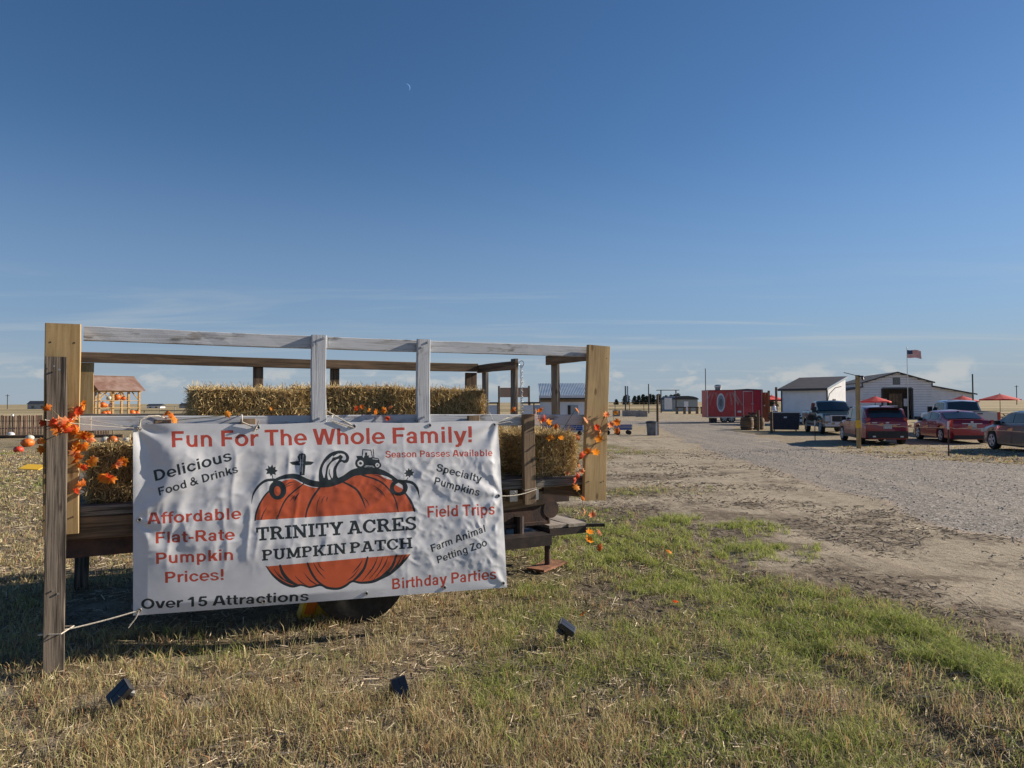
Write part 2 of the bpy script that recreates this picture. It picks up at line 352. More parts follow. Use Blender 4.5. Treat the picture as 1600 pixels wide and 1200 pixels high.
def make_ground():
    def axis(lo, hi, near0, near1, step):
        a = list(np.arange(near0, near1, step)); s = step; v = near1
        while v < hi: a.append(v); s *= 1.13; v += s
        a.append(hi); s = step; v = near0-step; b = []
        while v > lo: b.append(v); s *= 1.13; v -= s
        b.append(lo); return np.array(sorted(b+a))
    xs = axis(-5000, 5000, -7, 14, .085); ys = axis(-1500, 7000, 2.4, 18, .085)
    X, Y = np.meshgrid(xs, ys); X = X.ravel(); Y = Y.ravel(); Z = gh(X, Y); mk = masks(X, Y); nx = len(xs); ny = len(ys)
    i, j = np.meshgrid(np.arange(nx-1), np.arange(ny-1)); a = (j*nx+i).ravel(); F = np.stack([a, a+1, a+nx+1, a+nx], 1)
    m, nt, b = newmat('ground'); geo = N(nt, 'ShaderNodeNewGeometry'); P = geo.outputs['Position']
    at = lambda n: N(nt, 'ShaderNodeAttribute', attribute_name=n).outputs['Fac']
    dist = N(nt, 'ShaderNodeVectorMath', operation='LENGTH'); nt.links.new(P, dist.inputs[0]); dist = dist.outputs['Value']
    f1 = noisen(nt, P, 1.1, 6, .65); f2 = noisen(nt, P, 9, 6, .7); f3 = noisen(nt, P, 60, 4, .7); f4 = noisen(nt, mapn(nt, P, scl=(.03, .12, 1)), 1., 5, .6)
    dirt = mixc(nt, mapr(nt, f1, .32, .68), (.43, .365, .27), (.33, .28, .205))
    dirt = mixc(nt, mapr(nt, f2, .48, .70), dirt, (.25, .205, .145))
    dirt = mixc(nt, mapr(nt, f3, .60, .75), dirt, (.54, .48, .37))
    tr = noisen(nt, mapn(nt, P, rot=(0, 0, radians(-4)), scl=(3.2, .22, 1)), 1., 6, .65)
    dirt = mixc(nt, mapr(nt, tr, .52, .66, 0, .6), dirt, (.30, .24, .18)); dirt = mixc(nt, mapr(nt, tr, .30, .42, .45, 0), dirt, (.56, .47, .37))
    fu = mapr(nt, noisen(nt, mapn(nt, P, loc=(4, 7, 0)), .8, 6, .7), .5, .62)
    dirt = mixc(nt, mathn(nt, 'MULTIPLY', fu, mapr(nt, f2, .4, .55, 0, .85)), dirt, (.13, .10, .075))   # trampled brown stems
    turf = mixc(nt, mapr(nt, f2, .35, .65), (.15, .12, .075), (.27, .215, .14))
    turf = mixc(nt, mapr(nt, f3, .5, .68), turf, (.46, .37, .25))
    grn = mixc(nt, mapr(nt, f2, .3, .7), (.10, .10, .04), (.18, .16, .08))
    col = mixc(nt, at('grass'), dirt, turf)
    col = mixc(nt, mathn(nt, 'MULTIPLY', at('green'), .7), col, grn)
    col = mixc(nt, mathn(nt, 'MULTIPLY', at('litter'), mapr(nt, f2, .34, .56, .25, .95)), col, (.15, .118, .085))
    # far fields: tan stubble with olive and brown bands
    fld = mixc(nt, mapr(nt, f4, .38, .62), (.36, .28, .16), (.20, .18, .10))
    fld = mixc(nt, mapr(nt, noisen(nt, mapn(nt, P, scl=(.004, .02, 1)), 1.4, 5), .45, .6), fld, (.42, .34, .21))
    col = mixc(nt, mathn(nt, 'MULTIPLY', mapr(nt, dist, 30, 75), mathn(nt, 'SUBTRACT', 1., mathn(nt, 'MULTIPLY', at('road'), .8))), col, fld)
    setc(nt, b.inputs['Base Color'], col); b.inputs['Roughness'].default_value = .95; b.inputs['Specular IOR Level'].default_value = .1
    h = mathn(nt, 'ADD', mathn(nt, 'MULTIPLY', f2, .7), mathn(nt, 'MULTIPLY', f3, .35))
    h = mathn(nt, 'ADD', h, mathn(nt, 'MULTIPLY', tr, .8)); bumpn(nt, h, b, 1., .045)
    me = npmesh('ground', np.stack([X, Y, Z], 1), F, [m], True, {'road': mk['road'], 'grass': mk['grass'], 'green': mk['green'], 'litter': mk['litter']})
    link('ground', me, kind='structure')
make_ground()

def make_road():
    # ragged sheet of gravel 8 mm above the dirt, faces kept where the road mask says so
    xs = np.concatenate([np.arange(4.6, 13, .07), np.arange(13, 27, .25)]); ys = np.concatenate([np.arange(4, 24, .1), np.arange(24, 72, .3)])
    X, Y = np.meshgrid(xs, ys); sh = X.shape; X = X.ravel(); Y = Y.ravel()
    mk = masks(X, Y)['road']; edge = (fbm(X, Y, 5.5, 4, 51)-.5)*1.1
    Z = gh(X, Y)+.003+.008*sst(mk, .5, 1.)
    nx = len(xs); i, j = np.meshgrid(np.arange(nx-1), np.arange(len(ys)-1)); a = (j*nx+i).ravel(); F = np.stack([a, a+1, a+nx+1, a+nx], 1)
    keep = (mk+edge)[F].mean(1) > .5; F = F[keep]
    used = np.unique(F); re = np.full(len(X), -1); re[used] = np.arange(len(used)); F = re[F]
    m, nt, b = newmat('gravel'); geo = N(nt, 'ShaderNodeNewGeometry'); P = geo.outputs['Position']
    v = N(nt, 'ShaderNodeTexVoronoi'); v.inputs['Scale'].default_value = 60; nt.links.new(P, v.inputs['Vector'])
    v2 = N(nt, 'ShaderNodeTexVoronoi'); v2.inputs['Scale'].default_value = 26; nt.links.new(P, v2.inputs['Vector'])
    sp = N(nt, 'ShaderNodeSeparateColor'); nt.links.new(v.outputs['Color'], sp.inputs[0])
    sp2 = N(nt, 'ShaderNodeSeparateColor'); nt.links.new(v2.outputs['Color'], sp2.inputs[0])
    col = mixc(nt, sp.outputs[0], (.10, .088, .074), (.28, .25, .21))
    col = mixc(nt, mapr(nt, sp2.outputs[0], .7, .9), col, (.42, .38, .34))
    n = noisen(nt, mapn(nt, P, rot=(0, 0, radians(-6)), scl=(1.6, .16, 1)), 1., 5, .6)
    col = mixc(nt, mapr(nt, n, .46, .66, 0, .5), col, (.36, .305, .24))     # dusty wheel tracks
    col = mixc(nt, mapr(nt, N(nt, 'ShaderNodeAttribute', attribute_name='road').outputs['Fac'], .45, 1.0, .95, 0.), col, (.40, .315, .23))
    setc(nt, b.inputs['Base Color'], col); b.inputs['Roughness'].default_value = .9; b.inputs['Specular IOR Level'].default_value = .2
    bumpn(nt, mathn(nt, 'ADD', v.outputs['Distance'], v2.outputs['Distance']), b, .8, .012)
    me = npmesh('gravel_road', np.stack([X, Y, Z], 1)[used], F, [m], True, {'road': mk[used]})
    link('gravel_road', me, kind='structure')
make_road()

# ------------------------------------------------------------ grass, straw, pebbles
def attr_mat(name, rough=.75, transl=.0, spec=.2):
    m, nt, b = newmat(name); a = N(nt, 'ShaderNodeAttribute', attribute_name='tint')
    nt.links.new(a.outputs['Vector'], b.inputs['Base Color']); b.inputs['Roughness'].default_value = rough; b.inputs['Specular IOR Level'].default_value = spec
    if transl:
        t = N(nt, 'ShaderNodeBsdfTranslucent'); nt.links.new(a.outputs['Vector'], t.inputs[0]); mx = N(nt, 'ShaderNodeMixShader'); mx.inputs[0].default_value = transl
        o = nt.nodes['Material Output']; nt.links.new(b.outputs[0], mx.inputs[1]); nt.links.new(t.outputs[0], mx.inputs[2]); nt.links.new(mx.outputs[0], o.inputs[0])
    return m
MG = attr_mat('grass_blade', .7, .35); MS = attr_mat('straw_litter', .8, .1)
def scatter(n, y0, y1, pw=1.0, half=.80, xlim=None):
    """points in a wedge of ground in front of the place the picture was taken from, denser near"""
    u = RNG.random(n); y = y0*(y1/y0)**(u**pw); x = (RNG.random(n)*2-1)*(y*half+.4); return x, y
def blades(x, y, h, w, lean, tint, curve=.35, head=None):
    n = len(x); z = gh(x, y)-.004; az = RNG.random(n)*2*pi; la = RNG.random(n)*2*pi
    dx = np.cos(la)*lean; dy = np.sin(la)*lean; wx = np.cos(az)*w/2; wy = np.sin(az)*w/2
    B = np.stack([x, y, z], 1); V = np.zeros((n, 5, 3)); W = np.stack([wx, wy, 0*wx], 1)
    mid = B+np.stack([dx*h*.35, dy*h*.35, h*.55], 1); tip = B+np.stack([dx*h*(1+curve), dy*h*(1+curve), h*(1-.25*lean)], 1)
    mw = 1.0 if head is None else head[:, None]
    V[:, 0] = B-W*.8; V[:, 1] = B+W*.8; V[:, 2] = mid-W*mw; V[:, 3] = mid+W*mw; V[:, 4] = tip
    o = np.arange(n)[:, None]*5; F = np.concatenate([o+[0, 1, 3], o+[0, 3, 2], o+[2, 3, 4]], 1).reshape(-1, 3)
    return V.reshape(-1, 3), F, np.repeat(tint, 5, 0)
def tints(n, a, b, j=.12):
    t = RNG.random((n, 1)); c = np.array(a)*(1-t)+np.array(b)*t; return np.clip(c*(1+(RNG.random((n, 1))-.5)*2*j), .005, 1)
def clump(n, per, y0, y1, rad, keepf, pw=1.0):
    x, y = scatter(n, y0, y1, pw); k = RNG.random(n) < keepf(x, y); x, y = x[k], y[k]
    cs = .5+RNG.random(len(x))
    X = np.repeat(x, per)+RNG.normal(0, rad, len(x)*per); Y = np.repeat(y, per)+RNG.normal(0, rad, len(x)*per)
    return X, Y, np.repeat(cs, per)
def in_wagon_shade(x, y):
    ux, uy = x+2.77, y-4.18; u = ux*.8838+uy*.4679; v = -ux*.4679+uy*.8838; return (u > 0)&(u < 4)&(v > .6)&(v < 2.3)
def make_grass():
    # dry seeded stems
    x, y, cs = clump(44000, 7, 2.9, 30, .035, lambda x, y: masks(x, y)['grass']*(1-.62*masks(x, y)['green'])*(.35+.65*sst(fbm(x, y, 1.7, 3, 61), .35, .6)))
    k = ~in_wagon_shade(x, y); x, y, cs = x[k], y[k], cs[k]; n = len(x); d = np.hypot(x, y)
    h = (.035+.06*RNG.random(n)**1.5)*(.6+.5*cs)*(.8+.5*fbm(x, y, .7, 3, 63)); w = .0022*np.maximum(1, d/4.5)*(.7+.6*RNG.random(n))
    h *= (.72+.28*sst(d, 9, 4))
    t = tints(n, (.62, .50, .29), (.36, .27, .15), .25); t2 = RNG.random(n) < .18; t[t2] = tints(t2.sum(), (.42, .22, .12), (.54, .30, .15)); t3 = RNG.random(n) < .35; t[t3] = tints(t3.sum(), (.36, .37, .14), (.46, .44, .20))
    V, F, T = blades(x, y, h, w, .15+.35*RNG.random(n), t, head=1.0+1.1*RNG.random(n))
    link('dry_grass', npmesh('dry_grass', V, F, [MG], False, {'tint': T}), label='dry tan stubble grass with seed heads around the wagon', cat='grass', kind='stuff')
    print('dry', n)
    # green tufts
    x, y, cs = clump(20000, 13, 2.9, 34, .045, lambda x, y: masks(x, y)['green']*masks(x, y)['grass']*(.12+.88*sst(fbm(x, y, 2.3, 3, 71), .42, .60)))
    k = ~in_wagon_shade(x, y); x, y, cs = x[k], y[k], cs[k]; n = len(x); d = np.hypot(x, y)
    h = (.03+.075*RNG.random(n)**1.3)*(.55+.5*cs)*(.75+.6*fbm(x, y, .8, 3, 73)); w = .0028*np.maximum(1, d/5)*(.7+.6*RNG.random(n))
    h *= (.72+.28*sst(d, 9, 4))
    t = tints(n, (.37, .43, .10), (.19, .26, .05), .25); t2 = RNG.random(n) < .22; t[t2] = tints(t2.sum(), (.50, .48, .18), (.38, .35, .15))
    V, F, T = blades(x, y, h, w, .35+.55*RNG.random(n), t, .5)
    # taller lush tufts: along the verge at the right and in scattered patches
    q = 620; ty = 3.0+2.7*RNG.random(q); tx = 2.86+.10*np.sin(ty*2)+RNG.normal(0, .13, q); k = RNG.random(q) < sst(fbm(tx, ty, 2.6, 3, 95), .44, .60); tx, ty = tx[k], ty[k]
    q2 = 2600; bx_, by_ = scatter(q2, 3.2, 13, 1.); k = (RNG.random(q2) < masks(bx_, by_)['green']*sst(fbm(bx_, by_, 1.5, 3, 91), .54, .62)); bx_, by_ = bx_[k], by_[k]
    for cx, cy, r_, m_ in ((1.3, 8.6, .55, 160), (2.6, 7.9, .35, 90), (1.7, 6.2, .4, 130), (2.2, 5.0, .35, 110), (.9, 7.4, .4, 90), (3.0, 9.3, .25, 50), (2.1, 9.6, .3, 60)):
        bx_ = np.concatenate([bx_, cx+RNG.normal(0, r_, m_)]); by_ = np.concatenate([by_, cy+RNG.normal(0, r_*.8, m_)])
    tx = np.concatenate([tx, bx_]); ty = np.concatenate([ty, by_]); per = 26; x = np.repeat(tx, per)+RNG.normal(0, .03, len(tx)*per); y = np.repeat(ty, per)+RNG.normal(0, .03, len(tx)*per); n = len(x); d = np.hypot(x, y)
    k = ~in_wagon_shade(x, y); x, y, d = x[k], y[k], d[k]; n = len(x)
    h = (.03+.08*RNG.random(n)**1.4)*(.6+.8*fbm(x, y, 3., 2, 97)); w = .0034*np.maximum(1, d/5)*(.7+.5*RNG.random(n)); t = tints(n, (.44, .47, .13), (.22, .29, .06), .3); t2 = RNG.random(n) < .2; t[t2] = tints(t2.sum(), (.52, .50, .22), (.42, .38, .18))
    V2, F2, T2 = blades(x, y, h, w, .35+.6*RNG.random(n), t, .5); F2 = F2+len(V); V = np.concatenate([V, V2]); F = np.concatenate([F, F2]); T = np.concatenate([T, T2]); print('tufts', n)
    link('green_grass', npmesh('green_grass', V, F, [MG], False, {'tint': T}), label='fresh green grass in patches right of the wagon', cat='grass', kind='stuff')
    print('green', n)
    # fallen straw and stems lying flat
    x, y = scatter(100000, 2.9, 26, .9); mk = masks(x, y); keep = RNG.random(len(x)) < (mk['grass']*.8+.70*(1-mk['grass'])*(1-mk['road'])*sst(fbm(x, y, .9, 4, 81), .42, .58))
    x, y = x[keep], y[keep]; n = len(x); a = RNG.random(n)*2*pi; L = .015+.055*RNG.random(n)**2; w = .0022*np.maximum(1, np.hypot(x, y)/5); z = gh(x, y)+.004+.02*RNG.random(n)*masks(x, y)['grass']
    D = np.stack([np.cos(a)*L, np.sin(a)*L, RNG.normal(0, .25, n)*L], 1); Wd = np.stack([-np.sin(a)*w, np.cos(a)*w, w*.6], 1); P = np.stack([x, y, z], 1)
    V = np.stack([P-D-Wd, P+D-Wd, P+D+Wd, P-D+Wd], 1).reshape(-1, 3); F = np.arange(n)[:, None]*4+np.array([[0, 1, 2, 3]])
    t = tints(n, (.66, .56, .39), (.22, .165, .11), .3); gm = masks(x, y)['grass']; dk = RNG.random(n) < (.9-.55*gm+.3*masks(x, y)['litter']); t[dk] = tints(dk.sum(), (.30, .235, .17), (.13, .10, .072), .3)
    link('fallen_straw', npmesh('fallen_straw', V, F, [MS], False, {'tint': np.repeat(t, 4, 0)}), label='loose straw and dead stems scattered over grass and dirt', cat='straw', kind='stuff')
    # pebbles and clods
    n = 26000; x = 2.0+RNG.random(n)*13; y = 4+RNG.random(n)**1.6*24; mk = masks(x, y); keep = RNG.random(n) < np.clip(mk['road']*1.0+.10, 0, 1)*(1-mk['grass']*.7); x, y = x[keep], y[keep]; n = len(x)
    O = np.array([(1,0,0),(-1,0,0),(0,1,0),(0,-1,0),(0,0,1),(0,0,-.6)], float); FO = np.array([(0,2,4),(2,1,4),(1,3,4),(3,0,4),(2,0,5),(1,2,5),(3,1,5),(0,3,5)])
    r = (.006+.016*RNG.random(n)**3)*np.maximum(1, np.hypot(x, y)/22); an = RNG.random(n)*2*pi
    V = O[None]*r[:, None, None]*(.7+.6*RNG.random((n, 6, 1))); ca, sa = np.cos(an)[:, None], np.sin(an)[:, None]
    V = np.stack([V[..., 0]*ca-V[..., 1]*sa, V[..., 0]*sa+V[..., 1]*ca, V[..., 2]*.7], 2)+np.stack([x, y, gh(x, y)+.008+r*.2], 1)[:, None]
    F = (np.arange(n)[:, None, None]*6+FO[None]).reshape(-1, 3); t = tints(n, (.44, .39, .34), (.17, .15, .135), .3)
    link('pebbles', npmesh('pebbles', V.reshape(-1, 3), F, [MS], False, {'tint': np.repeat(t, 6, 0)}), label='loose gravel stones on the road and dirt verge', cat='gravel', kind='stuff')
make_grass()
# ------------------------------------------------------------ hay wagon (local axes: x along its side, y across, z up)
WR = thing('hay_wagon', 'weathered flatbed hay wagon with wooden rails and tan corner boards', 'wagon', (-2.77, 4.18, 0), radians(27.9))
def make_wagon():
    r = WR; pl = (0, 0, 1)
    board('corner_board', (.092, -.062, .885), (.088, -.062, 2.128), .180, .038, 'pine', r, wd=(1, 0, 0), label='wide tan board at the near left corner')
    board('corner_board', (3.878, -.060, .825), (3.932, -.060, 2.128), .222, .038, 'pine', r, wd=(1, 0, 0), label='wide tan board at the near right corner')
    board('corner_board', (.005, 2.53, .90), (.005, 2.53, 2.03), .235, .038, 'pine', r, wd=(1, 0, 0), label='tan board at the far left corner')
    board('corner_board', (3.93, 2.53, .90), (3.93, 2.53, 2.0), .14, .04, 'brown_wood', r, wd=(1, 0, 0))
    for o_, zs, wd_ in ((r.children[0], (.10, .58, 1.13), .06), (r.children[1], (.16, .70, 1.20), .075)):
        for z_ in zs:
            for s_ in (-1, 1): b = MB(); b.cyl((z_, s_*wd_, .019), (z_, s_*wd_, .0215), .0055, n=8); b.build('nail_head', 'rust', o_)
            for s_ in (-1, 1): b = MB(); b.cyl((z_, s_*wd_, -.019), (z_, s_*wd_, -.0215), .0055, n=8); b.build('nail_head', 'rust', o_)
    board('top_rail', (.19, 0, 2.078), (1.66, 0, 2.077), .088, .038, 'white_wood', r, wd=pl, seg=14, warp=.003, label='white painted top rail, left length')
    board('top_rail', (1.664, 0, 2.077), (4.0, 0, 2.075), .088, .038, 'white_wood', r, wd=pl, seg=16, warp=.003)
    board('middle_rail', (.05, .002, 1.532), (2.0, .002, 1.520), .090, .038, 'white_wood', r, wd=pl, seg=12)
    board('middle_rail', (2.004, .002, 1.520), (3.86, .002, 1.502), .088, .038, 'white_wood', r, wd=pl, seg=12)
    for u, z0 in ((1.592, 1.47), (2.362, 1.47)):
        st = board('stake', (u, -.042, z0), (u, -.042, 2.124), .100, .036, 'white_wood', r, wd=(1, 0, 0), label='white painted stake nailed over the rails')
        for du, z in ((-.022, 2.06), (.028, 2.10), (.0, 1.545), (.030, 1.51)):
            b = MB(); b.cyl((z-z0, du, -.019), (z-z0, du, -.027), .010, .007, 8); b.build('bolt', 'steel', st)
            b = None
    for u in (.622, 1.13, 2.77):
        board('stake', (u, -.042, .84), (u, -.042, 1.55), .094, .036, 'stake_wood', r, wd=(1, 0, 0))
    board('stake', (3.262, -.045, .835), (3.255, -.045, 1.556), .105, .040, 'stake_wood', r, wd=(1, 0, 0), label='brown stake beside the banner')
    # far side
    board('top_rail', (.0, 2.5, 2.078), (2.2, 2.5, 2.062), .095, .038, 'brown_wood', r, wd=pl, seg=12)
    board('top_rail', (2.204, 2.5, 2.062), (4.0, 2.5, 2.058), .095, .038, 'brown_wood', r, wd=pl, seg=12)
    board('middle_rail', (.0, 2.5, 1.52), (4.0, 2.5, 1.50), .09, .038, 'grey_wood', r, wd=pl, seg=12)
    for u in (1.56, 2.337): board('stake', (u, 2.541, .86), (u, 2.541, 2.03), .095, .038, 'brown_wood', r, wd=(1, 0, 0))
    # near end with the opening in it
    board('end_rail', (4.022, 2.52, 2.045), (4.022, 1.57, 2.045), .092, .038, 'brown_wood', r, wd=pl)
    board('end_rail', (4.022, .94, 2.060), (4.022, .02, 2.060), .088, .038, 'brown_wood', r, wd=pl)
    for v, z1 in ((2.42, 2.0), (1.70, 2.12), (.85, 2.10)): board('stake', (4.062, v, .88), (4.062, v, z1), .105, .038, 'grey_wood', r, wd=(0, 1, 0))
    # deck planks, rim, joists
    for i in range(13):
        board('deck_plank', (.02, .07+i*.194, 1.015), (4.0, .07+i*.194, 1.015), .186, .034, 'grey_wood', r, wd=(0, 1, 0), seg=4)
    board('rim_board', (.0, .0, 1.005), (4.03, .0, .985), .062, .04, 'grey_wood', r, wd=pl)
    board('rim_board', (.0, 2.5, .995), (4.0, 2.5, .995), .062, .04, 'grey_wood', r, wd=pl)
    for u in (.25, 1.0, 1.75, 2.5, 3.25, 3.8): board('joist', (u, .03, .93), (u, 2.48, .93), .13, .045, 'brown_wood', r, wd=pl, seg=3)
    board('side_beam', (.10, -.005, .905), (.50, -.005, .905), .135, .04, 'brown_wood', r, wd=pl, label='short brown block under the left end')
    board('sloping_board', (3.45, .06, .945), (3.90, .06, .88), .10, .04, 'brown_wood', r, wd=pl)
    board('bolster', (2.9, .10, .83), (3.45, .10, .86), .11, .10, 'stake_wood', r, wd=pl)
    b = MB()
    for v in (.55, 1.95): b.bx(.1, 4.0, v-.03, v+.03, .74, .862)
    b.bx(.02, .6, .04, .08, .72, .83)
    b.build('steel_frame', 'rust', r)
    b = MB(); b.prism([(0.0, .86), (1.2, .86), (1.2, .72), (.9, .72)], .09, .13, 'y'); b.build('side_skirt', 'black', r)
    for x0, x1 in ((3.10, 3.17), (3.335, 3.365)):
        b = MB(); b.bx(x0, x1, -.02, .06, .86, .95); b.build('bracket', 'steel', r)
    b = MB(); b.bx(3.35, 4.02, .98, 1.1, .48, .68); b.bx(3.35, 4.03, .96, 1.12, .66, .70); b.bx(3.35, 4.03, .96, 1.12, .46, .49); b.build('cross_beam', 'rust', r)
    b = MB(); b.cyl((4.08, .98, .60), (4.08, 1.20, .60), .075, n=18); b.cyl((4.08, .975, .60), (4.08, .99, .60), .088, n=18); b.build('jack_head', 'rust', r, smooth=True)
    b = MB(); b.cyl((4.08, 1.05, .04), (4.08, 1.05, .58), .030, n=16); b.build('jack_leg', 'rust', r, smooth=True)
    b = MB(); b.box((4.08, 1.05, .035), (.20, .46, .022), rz=-1.08); b.build('jack_plate', 'rust_plate', r)
    # step platform and drawbar
    board('step_board', (4.11, 1.56, .435), (4.13, .92, .435), .21, .03, 'step_wood', r, wd=(1, 0, 0), seg=3)
    board('step_board', (4.33, 1.54, .436), (4.34, .90, .436), .21, .03, 'step_wood', r, wd=(1, 0, 0), seg=3)
    b = MB(); b.bx(4.02, 4.44, .90, 1.55, .35, .415); b.beam((4.1, 1.5, .385), (4.6, 1.45, .385), .05, .07)
    b.beam((3.6, 1.25, .36), (4.65, 1.25, .36), .08, .1); b.beam((4.3, .98, .42), (4.62, .84, .42), .03, .03); b.build('drawbar', 'dark_steel', r)
    b = MB(); b.cyl((3.55, 1.2, .3), (3.55, 1.2, .74), .13, n=18); b.cyl((3.72, .98, .40), (3.72, .98, .56), .05); b.bx(3.3, 3.95, .75, 1.6, .30, .40);  b.build('turntable', 'dark_steel', r)
    # axle and wheels
    for u in (1.98,):
        b = MB(); b.cyl((u, .2, .36), (u, 2.3, .36), .035); b.bx(u-.04, u+.04, .45, .6, .36, .75); b.bx(u-.04, u+.04, 1.9, 2.05, .36, .75); b.build('axle', 'dark_steel', r)
        for v, s in ((.30, -1), (2.2, 1)):
            b = MB(); pr = [(.20, -.09), (.30, -.105), (.345, -.09), (.362, -.05), (.365, 0), (.362, .05), (.345, .09), (.30, .105), (.20, .09)]
            b.lathe(pr, (u, v, .36), 28, 'y'); w = b.build('wheel', 'tyre', r, smooth=True)
            b = MB(); b.lathe([(.02, -.02), (.19, -.03), (.205, -.085), (.215, -.085), (.215, .08), (.02, .08)], (u, v, .36), 24, 'y'); b.build('rim', 'rust', w, smooth=True)
    board('support_post', (.05, 2.44, -.02), (.05, 2.44, .90), .11, .09, 'post_wood', r, wd=(1, 0, 0))
    # chain across the opening, hanging from the end of the rail
    b = MB()
    for k in range(24):
        z = 2.03-k*.027; b.torus((4.066, 1.545+.004*(k % 2), z), .0135, .0036, (1, 0, 0) if k % 2 else (.3, 1, 0), 10, 5)
    b.torus((4.066, 1.545, 2.06), .03, .004, (1, .6, 0), 14, 5); b.build('chain', 'steel', r, smooth=True)
make_wagon()

# ------------------------------------------------------------ straw bales
def straw_mat():
    m, nt, b = newmat('straw_core'); tc = N(nt, 'ShaderNodeTexCoord')
    f = noisen(nt, mapn(nt, tc.outputs['Object'], scl=(30, 30, 30)), 1.2, 5, .7, 1.2)
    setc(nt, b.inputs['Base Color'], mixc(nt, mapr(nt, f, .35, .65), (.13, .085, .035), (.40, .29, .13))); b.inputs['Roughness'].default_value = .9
    bumpn(nt, f, b, 1., .03); return m
M['straw_core'] = straw_mat()
def bale_mesh(name, L, Wd, H, seed, count=8000, dark=1., wild=.0):
    rg = np.random.default_rng(seed)
    # core: subdivided box pushed in and out
    vs = []; fs = []
    def face(o, a, b, na, nb):
        base = len(vs)
        for j in range(nb+1):
            for i in range(na+1): vs.append(np.array(o)+np.array(a)*i/na+np.array(b)*j/nb)
        for j in range(nb):
            for i in range(na): k = base+j*(na+1)+i; fs.append((k, k+1, k+na+2, k+na+1))
    l, w, h = L-.03, Wd-.03, H-.025
    face((-l/2, -w/2, .005), (l, 0, 0), (0, 0, h), 24, 8); face((l/2, w/2, .005), (-l, 0, 0), (0, 0, h), 24, 8)
    face((l/2, -w/2, .005), (0, w, 0), (0, 0, h), 10, 8); face((-l/2, w/2, .005), (0, -w, 0), (0, 0, h), 10, 8)
    face((-l/2, -w/2, h), (l, 0, 0), (0, w, 0), 24, 10); face((-l/2, w/2, .005), (l, 0, 0), (0, -w, 0), 2, 2)
    V = np.array(vs); q = (V-np.array([0, 0, h/2]))
    nz = (fbm(V[:, 0]*1.+V[:, 2]*3, V[:, 1]+V[:, 2], 9, 3, seed)-.5)
    rd = 1+.20*nz-.03*(np.sin(V[:, 0]*55+seed)>.6); ed = (np.abs(q[:, 0])/(l/2))**8+(np.abs(q[:, 1])/(w/2))**8+(np.abs(q[:, 2])/(h/2))**8
    V = np.array([0, 0, h/2])+q*(rd*(1-.02*np.clip(ed-1, 0, 1)))[:, None]; F = np.array(fs)
    # loose straws all over the outside
    n = count; fc = rg.choice(5, n, p=[.27, .22, .14, .14, .23]); P = np.zeros((n, 3)); D = np.zeros((n, 3)); Nn = np.zeros((n, 3))
    a = rg.random(n)-.5; c = rg.random(n); rr = rg.normal(0, 1, (n, 3))
    for k, (nn, f) in enumerate([((0, -1, 0), lambda a, c: (a*L, -w/2, c*h)), ((0, 1, 0), lambda a, c: (a*L, w/2, c*h)), ((1, 0, 0), lambda a, c: (l/2, a*Wd, c*h)), ((-1, 0, 0), lambda a, c: (-l/2, a*Wd, c*h)), ((0, 0, 1), lambda a, c: (a*L, (c-.5)*Wd, h))]):
        s = fc == k; P[s] = np.stack([v*np.ones(s.sum()) for v in f(a[s], c[s])], 1); Nn[s] = nn
    D = rr*np.array([.55, .55, 1.0]); t = fc == 4; D[t] = rr[t]*np.array([1, 1, .2]); D += Nn*np.abs(rg.normal(0, .42+wild, (n, 1)))
    dn = (D*Nn).sum(1, keepdims=True); D += Nn*np.where(dn < 0, -1.6*dn, 0)
    D /= np.linalg.norm(D, axis=1, keepdims=True); ln = (.025+.06*rg.random(n)**1.5)*(1+wild*.8); wd = .0012+.0013*rg.random(n)
    sd_ = np.cross(D, rg.normal(0, 1, (n, 3))); sd_ /= np.linalg.norm(sd_, axis=1, keepdims=True)
    A = P-D*ln[:, None]*.25+Nn*.004; B = P+D*ln[:, None]; B2 = B.copy(); B2[:, 2] = np.maximum(B2[:, 2], -.05); mid = (A+B)/2+rg.normal(0, .006, (n, 3)); B = B2
    sw = sd_*wd[:, None]
    SV = np.stack([A-sw, A+sw, mid-sw, mid+sw, B-sw*.7, B+sw*.7], 1).reshape(-1, 3); o = np.arange(n)[:, None]*6
    SF = np.concatenate([o+[0, 1, 3, 2], o+[2, 3, 5, 4]], 1).reshape(-1, 4)
    tt = rg.random((n, 1)); T = np.array([.74, .58, .29])*(1-tt)+np.array([.36, .25, .11])*tt; T *= .8+.4*rg.random((n, 1)); T *= dark
    k = len(V); VV = np.concatenate([V, SV]); FF = np.concatenate([F, SF+k]); TT = np.concatenate([np.full((k, 3), .1), np.repeat(T, 6, 0)])
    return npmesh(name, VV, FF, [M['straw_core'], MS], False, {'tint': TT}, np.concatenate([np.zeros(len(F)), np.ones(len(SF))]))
BM = [bale_mesh('straw_bale', .90, .46, .39, 5), bale_mesh('straw_bale_b', .84, .46, .40, 6, 9000, wild=.12), bale_mesh('straw_bale_c', 1.0, .44, .37, 7), bale_mesh('straw_bale_d', .78, .44, .36, 8, 9000, wild=.35)]
